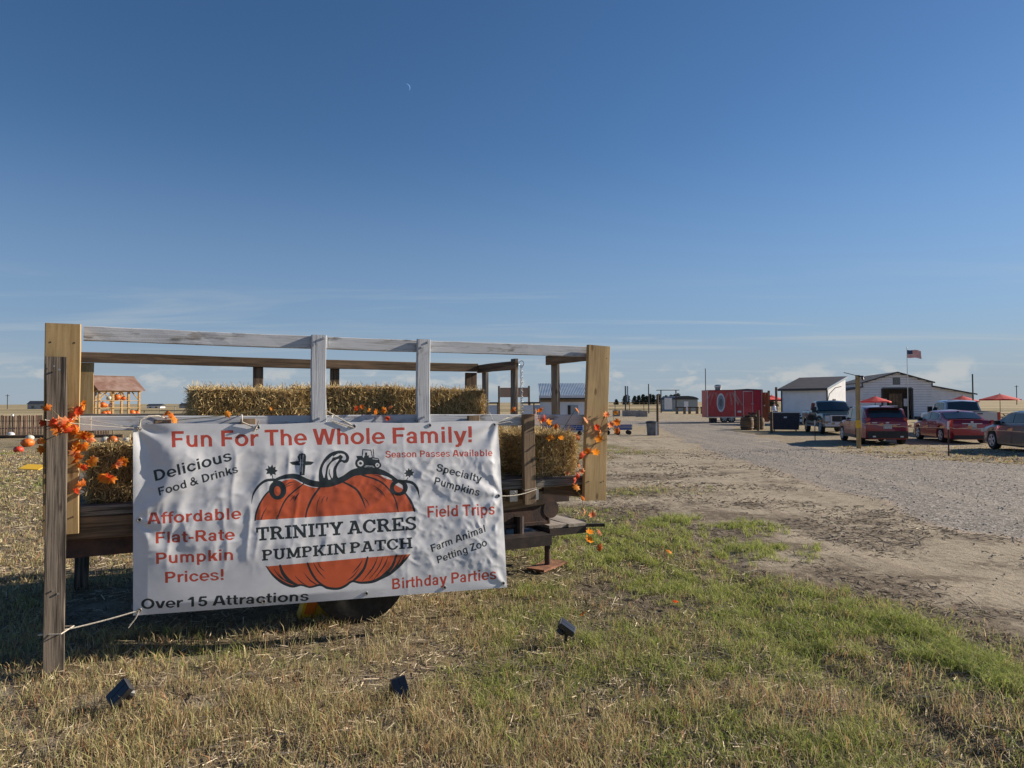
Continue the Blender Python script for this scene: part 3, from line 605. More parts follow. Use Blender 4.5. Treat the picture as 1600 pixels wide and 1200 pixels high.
def make_bales():
    R = Matrix.Rotation(radians(27.9), 3, 'Z')
    def put(mi, u, v, z, rot, label):
        p = R @ Vector((u, v, 0)); o = bpy.data.objects.new('straw_bale', BM[mi]); COL.objects.link(o)
        o.location = (p.x-2.77, p.y+4.18, z); o.rotation_euler = (random.uniform(-.015, .015), random.uniform(-.015, .015), radians(27.9+rot))
        tag(o, label, 'straw bale', 'straw bales stacked on the wagon')
        b = MB(); d = BM[mi]; me = {0: (.90, .46, .39), 1: (.84, .46, .40), 2: (1.0, .44, .37), 3: (.78, .44, .36)}[mi]
        for y in (-.11, .11):
            h = me[2]; l = me[0]/2-.004; b.tube([(-l, y, .02), (-l-.004, y, h/2), (-l+.01, y, h-.02), (0, y, h-.01), (l-.01, y, h-.02), (l+.004, y, h/2), (l, y, .02)], .0025, 5)
        b.build('twine', 'orange' if mi == 0 else 'rope', o)
    put(2, .71, .31, 1.033, 0, 'shaded straw bale at the left end of the wagon beside the banner')
    put(0, 1.72, .31, 1.033, 1, 'straw bale in the front row behind the middle of the banner')
    put(1, 2.66, .33, 1.033, 0, 'straw bale at the right edge of the banner, left of the brown stake')
    put(3, 3.56, .45, 1.033, 90, 'ragged straw bale with straws spilling over the deck by the right corner board')
    for i, (u, mi) in enumerate(((1.28, 0), (2.2, 2), (3.15, 1))):
        put(mi, u, 1.25, 1.033, 0, ('bottom straw bale, left of the centre stack', 'bottom straw bale, middle of the centre stack', 'bottom straw bale, right of the centre stack')[i])
    put(1, 1.28, 1.25, 1.378, 2.2, 'raised straw bale, leftmost above the middle rail')
    put(0, 2.13, 1.28, 1.412, -2, 'raised straw bale between the two white stakes')
    put(0, 2.93, 1.24, 1.395, 1.2, 'raised straw bale, rightmost behind the second white stake')
make_bales()

# weathered post in front of the left corner, its ropes come later
def wpt(u, v, z): return Matrix.Translation((-2.77, 4.18, 0)) @ Matrix.Rotation(radians(27.9), 4, 'Z') @ Vector((u, v, z))
PB = wpt(.075, -.150, 0)
o = board('wooden_post', (PB.x, PB.y, -.03), (PB.x-.012, PB.y, 1.925), .105, .085, 'post_wood', None, wd=(.84, .54, 0), seg=14, warp=.004)
tag(o, 'dark weathered square post standing in front of the left tan board', 'post')
for z in (1.88, .6):
    b = MB(); b.cyl((z, .015, -.047), (z, .015, -.054), .006, n=8); b.cyl((z+.02, -.01, -.047), (z+.02, -.01, -.053), .005, n=8); b.build('nail', 'steel', o)
# ------------------------------------------------------------ printed banner
def make_art():
    K = 5; AX, AY = 200, 650; AW, AH = 3000, 1600
    img = np.empty((AH, AW, 3), np.float32); WHT = (.70, .71, .73); img[:] = WHT
    RED = (.50, .075, .045); BLK = (.018, .028, .034); ORG = (.56, .105, .038)
    def bb(xs, ys, m=2):
        x0, x1 = max(0, int(min(xs)-m)), min(AW, int(max(xs)+m)+1); y0, y1 = max(0, int(min(ys)-m)), min(AH, int(max(ys)+m)+1)
        Y, X = np.mgrid[y0:y1, x0:x1]; return x0, x1, y0, y1, X+.5, Y+.5
    T = lambda p: ((p[0]-AX)*K, (p[1]-AY)*K)
    Q = lambda p: T((380+p[0]/5, 690+p[1]/5))         # logo sheet
    def smooth(ps, closed=False, k=8):
        n = len(ps); out = []
        for i in range(n if closed else n-1):
            g = lambda j: np.array(ps[j % n] if closed else ps[min(max(j, 0), n-1)], float)
            a, b, c, d = g(i-1), g(i), g(i+1), g(i+2)
            for t in np.arange(k)/k: out.append(tuple(.5*(2*b+(c-a)*t+(2*a-5*b+4*c-d)*t*t+(3*b-a-3*c+d)*t**3)))
        if not closed: out.append(tuple(ps[-1]))
        return out
    def poly(ps, col, tf=Q):
        ps = [tf(p) for p in ps]; xs = [p[0] for p in ps]; ys = [p[1] for p in ps]; x0, x1, y0, y1, X, Y = bb(xs, ys)
        ins = np.zeros(X.shape, bool)
        for (ax, ay), (bx, by) in zip(ps, ps[1:]+ps[:1]):
            if ay == by: continue
            c = ((ay > Y) != (by > Y)) & (X < (bx-ax)*(Y-ay)/(by-ay)+ax); ins ^= c
        img[y0:y1, x0:x1][ins] = col
    def stroke(ps, w, col, tf=Q, k=8, sm=True):
        if not isinstance(w, (list, tuple)): w = [w]*len(ps)
        P3 = [(p[0], p[1], r) for p, r in zip(ps, w)]
        if sm and len(P3) > 2: P3 = smooth(P3, False, k)
        for a, b in zip(P3, P3[1:]):
            A = tf(a); B = tf(b); ra, rb = max(a[2], .5)/2, max(b[2], .5)/2     # widths in logo units = texture px
            x0, x1, y0, y1, X, Y = bb((A[0], B[0]), (A[1], B[1]), max(ra, rb)+2)
            dx, dy = B[0]-A[0], B[1]-A[1]; L = dx*dx+dy*dy+1e-6; t = np.clip(((X-A[0])*dx+(Y-A[1])*dy)/L, 0, 1)
            d = np.hypot(X-A[0]-t*dx, Y-A[1]-t*dy); img[y0:y1, x0:x1][d < ra+(rb-ra)*t] = col
    def ell(c, rx, ry, col): poly([(c[0]+rx*cos(a*pi/16), c[1]+ry*sin(a*pi/16)) for a in range(32)], col)
    # --- pumpkin
    up = [(88,613),(97,555),(128,480),(172,412),(225,362),(300,312),(380,292),(440,318),(500,345),(560,360),(640,350),(720,335),(800,298),(900,262),(1000,252),(1080,262),(1150,298),(1215,348),(1270,405),(1312,468),(1342,545)]
    poly(smooth(up), ORG)
    lo = [(178,972),(230,1040),(300,1095),(380,1128),(450,1118),(520,1135),(600,1118),(660,1142),(740,1148),(800,1125),(850,1092),(920,1103),(1010,1095),(1080,1065),(1150,1030),(1225,965),(1275,912),(1305,878)]
    poly(smooth(lo), ORG)
    stroke([(91,612),(100,555),(130,480),(174,414),(225,365)], [12,14,13,12,10], BLK); stroke([(1255,385),(1300,450),(1325,500),(1340,543)], [10,18,18,14], BLK)
    stroke(lo, [8,16,24,20,14,14,18,20,18,18,16,18,22,24,22,22,14,4], BLK)
    for ps, w in [([(470,330),(350,430),(295,520),(265,605)],[10,12,10,6]),([(605,350),(540,440),(500,530),(488,590)],[14,16,14,10]),([(770,310),(880,370),(930,445),(958,522)],[12,16,14,3]),([(930,262),(1080,318),(1180,430),(1212,548)],[12,12,10,9]),([(182,515),(155,560),(138,606)],[3,8,10]),
                  ([(405,420),(385,440),(362,468)],[3,6,2]),([(435,402),(415,430),(400,462)],[5,12,3]),([(402,315),(360,322),(322,350)],[2,8,3]),([(385,335),(350,345),(330,362)],[2,6,2]),([(602,428),(580,480),(572,565)],[2,6,2]),([(634,428),(618,455),(612,482)],[2,6,2]),([(662,430),(655,445),(652,468)],[2,6,2]),([(1015,342),(1075,385),(1115,438)],[3,9,2]),([(1030,365),(1065,390),(1092,420)],[2,6,2]),
                  ([(935,430),(965,460),(985,500)],[2,7,2]),([(1010,258),(1060,270),(1120,310)],[2,6,2]),([(280,560),(262,585),(255,608)],[2,6,4]),
                  ([(285,965),(310,1030),(365,1090),(430,1122)],[16,26,26,14]),([(500,948),(530,1020),(575,1085),(630,1125)],[14,18,16,10]),([(972,905),(945,990),(895,1055),(835,1105)],[14,20,20,8]),([(1197,888),(1165,975),(1110,1035),(1040,1085)],[14,22,22,8]),
                  ([(545,945),(585,1010),(640,1070)],[3,9,2]),([(580,940),(600,980),(632,1010)],[3,7,2]),([(930,930),(900,975),(850,1030)],[4,10,2]),([(905,990),(860,1050),(810,1085)],[2,8,2]),([(1052,900),(1015,985),(930,1090)],[3,10,3]),([(1092,898),(1060,980),(985,1075)],[3,8,3]),([(1135,895),(1100,975),(1020,1080)],[3,10,3]),([(470,1020),(525,1085),(590,1125)],[2,10,3]),([(400,1045),(450,1095),(500,1125)],[2,8,3]),([(235,990),(290,1060),(370,1108)],[3,9,3]),([(262,1010),(310,1070),(380,1110)],[2,8,3]),([(1240,885),(1205,960),(1140,1030)],[3,10,3]),([(1268,882),(1235,945),(1185,1000)],[3,9,3])]:
        stroke(ps, w, BLK)
    # --- vine, loops, stem
    stroke([(63,485),(78,410),(120,345),(175,305),(240,298)], [2,12,18,20,22], BLK)
    stroke([(240,305),(290,285),(350,272),(420,275),(490,310),(560,330),(650,335),(720,318),(790,288),(860,245),(930,232),(1010,228),(1080,240),(1150,275),(1210,312),(1280,312)], [20,26,36,42,46,48,46,48,46,54,60,54,44,38,32,26], BLK)
    stroke([(1270,310),(1325,325),(1362,370),(1378,440)], [22,22,18,2], BLK)
    ell((268,378), 68, 74, BLK); ell((266,385), 26, 38, ORG)
    ell((1218,360), 70, 64, BLK); ell((1216,362), 36, 36, ORG); poly([(1190,338),(1215,322),(1245,340),(1252,372)], WHT)
    poly(smooth([(1075,262),(1120,272),(1165,295),(1150,298),(1110,285)], True, 4), WHT)
    poly(smooth([(600,320),(592,240),(615,165),(670,98),(745,70),(800,82),(828,118),(820,158),(790,168),(768,158),(742,185),(730,225),(735,270),(760,310),(680,330)], True), BLK)
    poly(smooth([(632,285),(618,225),(640,165),(700,110),(690,145),(655,190),(645,240)], True, 5), WHT); poly(smooth([(660,230),(690,165),(750,135),(730,170),(705,215),(700,280),(665,295)], True, 5), WHT)
    poly(smooth([(755,95),(790,100),(805,125),(795,145),(770,140),(780,120)], True, 5), WHT); poly(smooth([(700,122),(740,95),(760,100),(735,118)], True, 4), WHT); stroke([(690,290),(672,245),(678,215)], [10,8,2], BLK)
    # --- cross, tractor, leaves
    poly([(425,120),(440,96),(462,90),(486,98),(492,120),(478,262),(440,262),(444,180)], BLK); poly([(362,162),(385,158),(425,152),(490,154),(530,155),(555,162),(530,182),(490,184),(425,186),(385,182)], BLK)
    for a, b in (((446,110),(448,200)), ((468,105),(460,250)), ((452,140),(450,235)), ((438,165),(470,168))): stroke([a, b], 4, WHT)
    poly([(884,112),(930,112),(945,130),(1010,122),(1058,130),(1068,150),(1066,178),(1010,200),(950,196),(900,150)], BLK)
    for p in ([(930,125),(938,62)],[(938,64),(1000,68)],[(1000,66),(1012,122)],[(1018,60),(1024,125)]): stroke(p, 7, BLK)
    poly([(943,70),(996,74),(1004,118),(940,122)], WHT); ell((962,98), 10, 14, BLK); poly([(948,110),(985,108),(985,130),(945,130)], BLK)
    ell((918,170), 42, 42, BLK); ell((918,170), 24, 24, WHT); ell((918,170), 11, 11, BLK); ell((1050,184), 30, 28, BLK); ell((1050,184), 17, 17, WHT); ell((1050,184), 6, 6, BLK); stroke([(960,190),(1015,192)], 5, WHT); stroke([(1015,135),(1055,140)], 5, WHT)
    def leaf(c, s, rot):
        L = [(0,-1),(.22,-.55),(.6,-.75),(.55,-.3),(1,-.15),(.65,.15),(.8,.55),(.3,.45),(.05,.85),(-.2,.5),(-.75,.6),(-.6,.15),(-1,-.1),(-.55,-.3),(-.65,-.75),(-.25,-.5)]
        cr, sr = cos(rot), sin(rot); poly([(c[0]+s*(a*cr-b*sr), c[1]+s*(a*sr+b*cr)) for a, b in L], BLK)
    leaf((220,228), 50, .15); stroke([(228,262),(232,300)], 6, BLK); leaf((1298,248), 42, -.1); stroke([(1290,280),(1272,312)], 6, BLK)
    # --- lettering
    G = 100; Yg, Xg = np.mgrid[0:int(G*1.4), 0:int(G*1.45)]; Xg = (Xg+.5)/G; Yg = 1.06-(Yg+.5)/G
    R = lambda a, b, c, d: (Xg >= a)&(Xg <= b)&(Yg >= c)&(Yg <= d)
    E_ = lambda cx, cy, rx, ry: ((Xg-cx)/rx)**2+((Yg-cy)/ry)**2 <= 1
    def L_(x0, y0, x1, y1, h): t = (Yg-y0)/(y1-y0); return (np.abs(Xg-(x0+(x1-x0)*t)) < h*1.12)&(Yg >= min(y0, y1))&(Yg <= max(y0, y1))
    ring = lambda cx, cy, rx, ry, ix, iy: E_(cx, cy, rx, ry)&~E_(cx, cy, ix, iy)
    rb = ring(.42,.365,.34,.375,.145,.225); st = R(.09,.28,0,.73); arch = (ring(.41,.41,.32,.33,.13,.18)&(Yg > .41))|R(.54,.73,0,.42)
    pp = R(.1,.31,0,1)|(ring(.52,.69,.36,.31,.15,.145)&(Xg > .52))|R(.3,.52,.835,1)|R(.3,.52,.38,.545)
    SN = {'A': (L_(.12,0,.42,1,.105)|L_(.88,0,.58,1,.105)|R(.25,.75,.22,.37), 1.), 'B': (R(.1,.31,0,1)|(ring(.50,.735,.35,.265,.15,.105)&(Xg > .5))|R(.3,.5,.835,1)|R(.3,.55,.44,.60)|(ring(.54,.29,.37,.29,.17,.13)&(Xg > .54))|R(.3,.54,0,.165), 1.),
          'D': (R(.1,.31,0,1)|(ring(.42,.5,.52,.5,.30,.335)&(Xg > .42))|R(.3,.42,0,.165)|R(.3,.42,.835,1), 1.02), 'F': (R(.1,.31,0,1)|R(.3,.8,.835,1)|R(.3,.72,.42,.585), .85), 'O': (ring(.53,.5,.50,.52,.28,.35), 1.08), 'P': (pp, .93), 'R': (pp|L_(.54,.44,.86,0,.125), 1.),
          'S': ((ring(.46,.73,.39,.29,.18,.135)&((Xg < .46)|(Yg > .72)))|(ring(.48,.28,.42,.30,.20,.145)&((Xg > .48)|(Yg < .29))), .93), 'T': (R(.03,.83,.835,1)|R(.33,.54,0,1), .86),
          'W': (L_(.1,1,.35,0,.095)|L_(.62,1,.37,0,.095)|L_(.66,1,.93,0,.095)|L_(1.2,1,.95,0,.095), 1.3), 'Z': (R(.06,.8,.835,1)|R(.03,.82,0,.165)|L_(.16,.1,.66,.9,.13), .86),
          '&': (ring(.42,.77,.23,.25,.09,.11)|(ring(.37,.28,.35,.30,.16,.135)&((Xg < .5)|(Yg < .25)))|L_(.30,.72,.86,0,.11)|L_(.58,.10,.80,.48,.09), 1.), '!': (R(.1,.3,.3,1)|R(.1,.3,0,.19), .42), '-': (R(.05,.42,.27,.44), .46),
          '1': (R(.3,.5,0,1)|L_(.12,.70,.36,.95,.12), .77), '5': (R(.2,.68,.835,1)|L_(.16,.44,.24,.95,.09)|(ring(.38,.33,.35,.34,.15,.17)&((Xg > .28)|(Yg < .28))), .77),
          'a': (R(.45,.64,.0,.5)|(ring(.35,.49,.29,.25,.10,.11)&(Yg > .49))|(ring(.32,.21,.28,.22,.11,.09)&(Xg < .5))|R(.3,.5,.33,.43), .76), 'b': (rb|R(.09,.28,0,1), .84), 'c': (ring(.4,.365,.36,.375,.17,.225)&~((Xg > .45)&(np.abs(Yg-.365) < .12)), .76),
          'd': (ring(.42,.365,.34,.375,.145,.225)|R(.56,.75,0,1), .85), 'e': (ring(.4,.365,.37,.375,.18,.24)&~((Xg > .4)&(Yg > .17)&(Yg < .30))|R(.1,.76,.295,.42)&E_(.4,.365,.37,.375), .78),
          'f': (R(.14,.33,0,.78)|R(.02,.46,.59,.73)|(ring(.42,.76,.28,.26,.09,.12)&(Yg > .76)&(Xg < .46))|R(.42,.5,.88,1.02), .46), 'g': (ring(.42,.365,.34,.375,.145,.225)|R(.56,.75,-.05,.73)|(ring(.42,-.04,.33,.25,.14,.11)&(Yg < -.04)), .85),
          'h': (arch|R(.09,.28,0,1), .83), 'i': (R(.1,.29,0,.73)|R(.1,.29,.83,1), .39), 'k': (R(.09,.28,0,1)|L_(.30,.24,.60,.73,.115)|L_(.40,.46,.66,0,.12), .76), 'l': (R(.1,.29,0,1), .39),
          'm': (st|(ring(.39,.45,.30,.29,.11,.14)&(Yg > .45))|R(.50,.69,0,.46)|(ring(.80,.45,.30,.29,.11,.14)&(Yg > .45))|R(.91,1.10,0,.46), 1.2), 'n': (arch|st, .83), 'o': (ring(.42,.365,.39,.38,.19,.225), .84), 'p': (rb|R(.09,.28,-.28,.73), .84),
          'r': (st|(ring(.47,.38,.31,.36,.17,.20)&(Yg > .46)&(Xg < .55)), .53), 's': ((ring(.36,.535,.30,.205,.125,.08)&((Xg < .36)|(Yg > .53)))|(ring(.37,.205,.32,.215,.135,.085)&((Xg > .37)|(Yg < .21))), .74),
          't': (R(.12,.31,.15,.95)|R(.02,.45,.59,.73)|(ring(.33,.20,.21,.21,.03,.07)&(Yg < .2)&(Xg < .38))|R(.33,.45,0,.14), .47), 'u': (R(.09,.28,.3,.73)|R(.54,.73,0,.73)|(ring(.41,.32,.32,.33,.13,.18)&(Yg < .32)), .83),
          'v': (L_(.11,.73,.36,0,.1)|L_(.65,.73,.40,0,.1), .75), 'y': (L_(.12,.73,.37,.02,.1)|L_(.65,.73,.32,-.2,.1)|R(.1,.32,-.28,-.13), .75)}
    def typeset(GL, body, a, b, upv, col, gap=.0, sp=.34):
        adv = []; x = 0
        for ch in body:
            if ch == ' ': x += sp; continue
            adv.append((ch, x)); x += GL[ch][1]+gap
        tot = x-gap-.05; a = np.array(T(a)); b = np.array(T(b)); u = np.array(upv)*K; e = (b-a)/tot; iv = np.linalg.inv(np.stack([e, u], 1))
        for ch, x in adv:
            m, wd = GL[ch]; c = np.array([a+e*x-.3*u, a+e*(x+wd+.1)-.3*u, a+e*x+1.05*u, a+e*(x+wd+.1)+1.05*u]); X0, X1, Y0, Y1, X, Y = bb(c[:, 0], c[:, 1], 1)
            q = iv @ np.stack([(X-a[0]).ravel(), (Y-a[1]).ravel()]); gx = ((q[0]-x)*G).astype(int); gy = ((1.06-q[1])*G).astype(int); ok = (gx >= 0)&(gx < m.shape[1])&(gy >= 0)&(gy < m.shape[0])&(q[0] >= x)
            ins = np.zeros(gx.shape, bool); ins[ok] = m[gy[ok], gx[ok]]; img[Y0:Y1, X0:X1][ins.reshape(X.shape)] = col
    def text(body, a, b, upv, col, bold=0): typeset(SN, body, a, b, upv, col)
    text('Fun For The Whole Family!', (266,699), (740,691.2), (-.6,-25), RED, .026)
    text('Delicious', (240.8,752.5), (362.8,719.3), (-3.2,-16.6), BLK); text('Food & Drinks', (247.6,774.5), (372.4,738), (-2.6,-12.2), BLK, .012)
    text('Affordable', (230,819), (376,810.5), (-.5,-17.8), RED); text('Flat-Rate', (241.4,849), (365.8,843), (-.3,-17.6), RED); text('Pumpkin', (241.8,881), (365,874.5), (-.3,-17.6), RED); text('Prices!', (256,910.8), (350.6,905.7), (-.3,-17.3), RED)
    text('Over 15 Attractions', (220,952), (482.3,938.7), (-.2,-15.8), BLK)
    text('Season Passes Available', (602,715.2), (769.4,712.7), (0,-10.4), RED, .018)
    text('Specialty', (680.4,735.4), (751,754), (3.0,-11.3), BLK, .012); text('Pumpkins', (676.8,756.4), (747.6,775.2), (3.0,-11.5), BLK, .012)
    text('Field Trips', (666.9,808.9), (773.5,804), (-.6,-17.8), RED)
    text('Farm Animal', (673.7,863), (759.8,830.4), (-2.8,-11), BLK, .012); text('Petting Zoo', (683.6,881), (761.2,852.2), (-2.8,-11), BLK, .012)
    text('Birthday Parties', (612,921.6), (775.7,905), (-.6,-17.0), RED)
    bowl = ((E_(.42,.72,.36,.28)&~E_(.42,.72,.16,.14))&(Xg > .28))|R(.28,.42,.86,1)|R(.28,.42,.44,.58)
    SL = {'T': (R(0,.86,.86,1)|R(0,.14,.62,1)|R(.72,.86,.62,1)|R(.33,.53,0,1)|R(.18,.68,0,.14), .86),
          'R': (R(.08,.29,0,1)|R(0,.42,0,.14)|R(0,.4,.86,1)|bowl|L_(.50,.5,.74,.04,.1)|R(.62,.94,0,.14), .94), 'P': (R(.08,.29,0,1)|R(0,.44,0,.14)|R(0,.4,.86,1)|bowl, .80),
          'I': (R(.12,.33,0,1)|R(0,.45,0,.14)|R(0,.45,.86,1), .45), 'N': (R(.1,.25,0,1)|R(.70,.86,0,1)|L_(.15,1,.8,0,.11)|R(0,.36,0,.14)|R(0,.3,.86,1)|R(.58,.97,.86,1), .97),
          'Y': (L_(.15,1,.45,.42,.1)|L_(.76,1,.46,.42,.1)|R(.35,.56,0,.5)|R(.2,.7,0,.14)|R(0,.37,.86,1)|R(.56,.92,.86,1), .90), 'A': (L_(.17,0,.46,1,.075)|L_(.79,0,.50,1,.1)|R(.28,.68,.26,.39)|R(0,.36,0,.14)|R(.6,.98,0,.14)|R(.2,.6,.87,1), .98),
          'C': (((E_(.45,.5,.45,.51)&~E_(.47,.5,.25,.37))&~((Xg > .6)&(np.abs(Yg-.5) < .16)))|R(.71,.85,.62,.98), .88), 'E': (R(.08,.29,0,1)|R(0,.76,.86,1)|R(.62,.76,.66,1)|R(0,.82,0,.14)|R(.67,.82,0,.36)|R(.28,.5,.43,.57)|R(.42,.53,.34,.66), .82),
          'S': (((E_(.36,.73,.34,.28)&~E_(.36,.74,.15,.14))&((Xg < .36)|(Yg > .74)))|((E_(.36,.27,.36,.28)&~E_(.36,.27,.16,.14))&((Xg > .36)|(Yg < .27)))|R(.57,.70,.68,1)|R(0,.13,0,.32), .72),
          'U': (R(.1,.31,.3,1)|R(.62,.81,.3,1)|((E_(.455,.33,.355,.34)&~E_(.46,.36,.155,.21))&(Yg < .34))|R(0,.41,.86,1)|R(.52,.92,.86,1), .92), 'M': (R(.1,.25,0,1)|R(.83,1.02,0,1)|L_(.18,1,.55,.1,.1)|L_(.92,1,.55,.1,.1)|R(0,.36,0,.14)|R(.72,1.12,0,.14)|R(0,.28,.86,1)|R(.82,1.12,.86,1), 1.12),
          'K': (R(.1,.31,0,1)|L_(.34,.36,.76,.95,.07)|L_(.42,.6,.76,.05,.1)|R(0,.41,0,.14)|R(0,.41,.86,1)|R(.55,.95,.86,1)|R(.6,1.,0,.14), 1.), 'H': (R(.1,.31,0,1)|R(.68,.89,0,1)|R(.3,.68,.43,.57)|R(0,.41,0,.14)|R(.58,.99,0,.14)|R(0,.41,.86,1)|R(.58,.99,.86,1), .99)}
    def slab(body, a, b, upv, col): typeset(SL, body, a, b, upv, col, .055, .22)
    slab('TRINITY ACRES', (400,844.6), (649.5,827.8), (-.6,-20.6), BLK); slab('PUMPKIN PATCH', (409,875.6), (643.3,856.6), (-.5,-16.9), BLK)
    # worn specks in the dark ink
    # --- rectify the drawing sheet to the flat 2:1 banner
    # (sheet position of every point of the cloth: measured once from the banner's four corners, which hang slightly out of square)
    h = [207.9073, 782.995, -1.311, -6.4387, 663.6695, 173.9025, 292.9039, 7.7437, 0.2719, -0.0064, -0.0259]; TW, TH = 2560, 1280
    v, u = np.mgrid[0:TH, 0:TW]; u = (u+.5)/TW; v = (v+.5)/TH; n_ = [1., u, v, u*v]; w = 1+h[8]*u+h[9]*v+h[10]*u*v
    x = sum(c*k for c, k in zip(h[:4], n_))/w; y = sum(c*k for c, k in zip(h[4:8], n_))/w
    X = np.clip(((x-AX)*K).astype(int), 0, AW-1); Y = np.clip(((y-AY)*K).astype(int), 0, AH-1); out = img[Y, X]
    # stitched hem lines, faint
    out[10:12, :] *= .9; out[-12:-10, :] *= .9
    px = np.ones((TH, TW, 4), np.float32); px[..., :3] = np.where(out <= .0031308, out*12.92, 1.055*np.clip(out, 1e-6, 1)**(1/2.4)-.055)
    im = bpy.data.images.new('banner_print', TW, TH); im.pixels.foreach_set(px[::-1].ravel()); im.pack(); return im
BC = dict(TL=(.460, -.096, 1.524), TR=(2.958, -.096, 1.503), BL=(.470, -.098, .365), BR=(2.966, -.22, .250))
def make_banner():
    im = make_art(); m, nt, b = newmat('banner_vinyl'); t = N(nt, 'ShaderNodeTexImage'); t.image = im; t.extension = 'EXTEND'; tc = N(nt, 'ShaderNodeTexCoord')
    nt.links.new(tc.outputs['UV'], t.inputs[0]); dirt = mapr(nt, noisen(nt, mapn(nt, tc.outputs['UV'], scl=(6, 3, 1)), 1.5, 6, .65), .3, .7, .86, 1.02)
    hs = N(nt, 'ShaderNodeHueSaturation'); nt.links.new(dirt, hs.inputs['Value']); nt.links.new(t.outputs[0], hs.inputs['Color']); nt.links.new(hs.outputs[0], b.inputs['Base Color'])
    b.inputs['Roughness'].default_value = .42; b.inputs['Specular IOR Level'].default_value = .45
    nx, nz = 300, 150; s, q = np.meshgrid(np.linspace(0, 1, nx+1), np.linspace(0, 1, nz+1)); s = s.ravel(); q = q.ravel()
    C = {k: np.array(v) for k, v in BC.items()}
    P = (C['TL'][None]*((1-s)*(1-q))[:, None]+C['TR'][None]*(s*(1-q))[:, None]+C['BL'][None]*((1-s)*q)[:, None]+C['BR'][None]*(s*q)[:, None])
    X = s*2.5; Z = q*1.22
    rid = lambda v: 1-np.abs(2*v-1)
    edge = np.minimum(np.minimum(s, 1-s)/.03, np.minimum(q, 1-q)/.05).clip(0, 1)
    w = .030*np.exp(-((s-.42)/.30)**2-((q-.92)/.45)**2)+.012*np.sin(s*7+.6)*q
    zone = sst(q, .04, .2)*(1-sst(q, .62+.14*s, .86))
    w += zone*(1-sst(s, .38, .62))*.0085*(rid(fbm(X+Z*.12, Z*.28, 9., 2, 3))**2)                # upright ripples, left
    w += zone*.0065*rid(fbm(X+Z*.9, Z-X*.2, 5.5, 3, 5))**2.2
    w += sst(s, .55, .75)*sst(q, .15, .3)*(1-sst(q, .8, .95))*.0080*rid(fbm(X-Z*.5, Z*.8, 5.0, 3, 9))**2.5
    w += .0022*fbm(X, Z, 14, 3, 12)*zone
    w += sst(s, .50, .70)*sst(q, .12, .25)*(1-sst(q, .84, .97))*.0042*rid(fbm(X+Z*1.1, Z-X*.6, 9., 2, 17))**4
    w += .0008*rid(fbm(X*.8+Z, Z*1.2-X*.3, 13., 2, 23))**3*zone
    w += .0025*np.exp(-np.abs(s-.69)/.012)+.0025*np.exp(-np.abs(s-.335)/.012)*zone+.002*np.exp(-np.abs(q-.5)/.02)*sst(s, .3, .7)
    w += .030*np.exp(-(((s-.02)/.05)**2+((q-.12)/.25)**2))*-1+.020*np.exp(-(((s-.075)/.05)**2+((q-.25)/.28)**2))
    # pulls at the tied corners
    for cs, cq, a, amp in ((0, 0, .9, .014), (1, 0, 2.2, .016), (1, .45, 3.1, .010), (0, .5, .1, .010), (1, 1, 3.9, .008)):
        dx = (s-cs)*2.5; dz = (q-cq)*1.22; r = np.hypot(dx, dz); th = np.arctan2(dz, dx); w += amp*np.sin(th*7+a*3)*np.exp(-r/.28)*sst(r, 0, .12)
    P[:, 1] -= .82*w*(.25+.75*edge)
    P[:, 2] += .006*np.sin(s*pi*5)*(q < .001)
    F0 = (np.arange(nz)[:, None]*(nx+1)+np.arange(nx)[None]).ravel(); F = np.stack([F0, F0+nx+1, F0+nx+2, F0+1], 1); n = len(P)
    PB_ = P.copy(); PB_[:, 1] += .0015; VV = np.concatenate([P, PB_]); FB = F[:, ::-1]+n
    me = npmesh('banner', VV, np.concatenate([F, FB]), [m, M['white']], True, None, np.concatenate([np.zeros(len(F)), np.ones(len(FB))]))
    uv = me.uv_layers.new(name='UVMap'); li = np.zeros(len(me.loops), np.int32); me.loops.foreach_get('vertex_index', li); li = li % n; uv.data.foreach_set('uv', np.stack([s[li], 1-q[li]], 1).astype(np.float32).ravel())
    o = link('banner', me, label='large white printed pumpkin patch banner hanging on the side of the hay wagon', cat='banner')
    o.location = (-2.77, 4.18, 0); o.rotation_euler = (0, 0, radians(27.9))
    Pg = P.reshape(nz+1, nx+1, 3)
    def gp(a, b_): return Vector(Pg[int(round(b_*nz)), int(round(a*nx))])
    pts = {}
    for i, (a, b_) in enumerate([(.012, .02), (.29, .018), (.545, .018), (.775, .018), (.985, .02), (.012, .5), (.012, .975), (.30, .975), (.57, .975), (.80, .975), (.988, .975), (.985, .45)]):
        p = gp(a, b_); g = MB(); g.torus(p+Vector((0, -.003, 0)), .011, .004, (0, 1, 0), 14, 6); g.build('grommet', 'steel', o, smooth=True)
        g = MB(); g.cyl(p+Vector((0, -.0035, 0)), p+Vector((0, -.002, 0)), .008, n=10); g.build('grommet_hole', 'black', o); pts[i] = wpt(*p)
    return pts
GP = make_banner()
M['leaf'] = attr_mat('fabric_leaf', .6, .45)
M['solar_case'] = plain('solar_case', (.022, .022, .025), (.05, .048, .05), .4, 12)
M['solar_cell'] = plain('solar_cell', (.008, .010, .018), (.014, .017, .028), .3, 4, coat=.15)
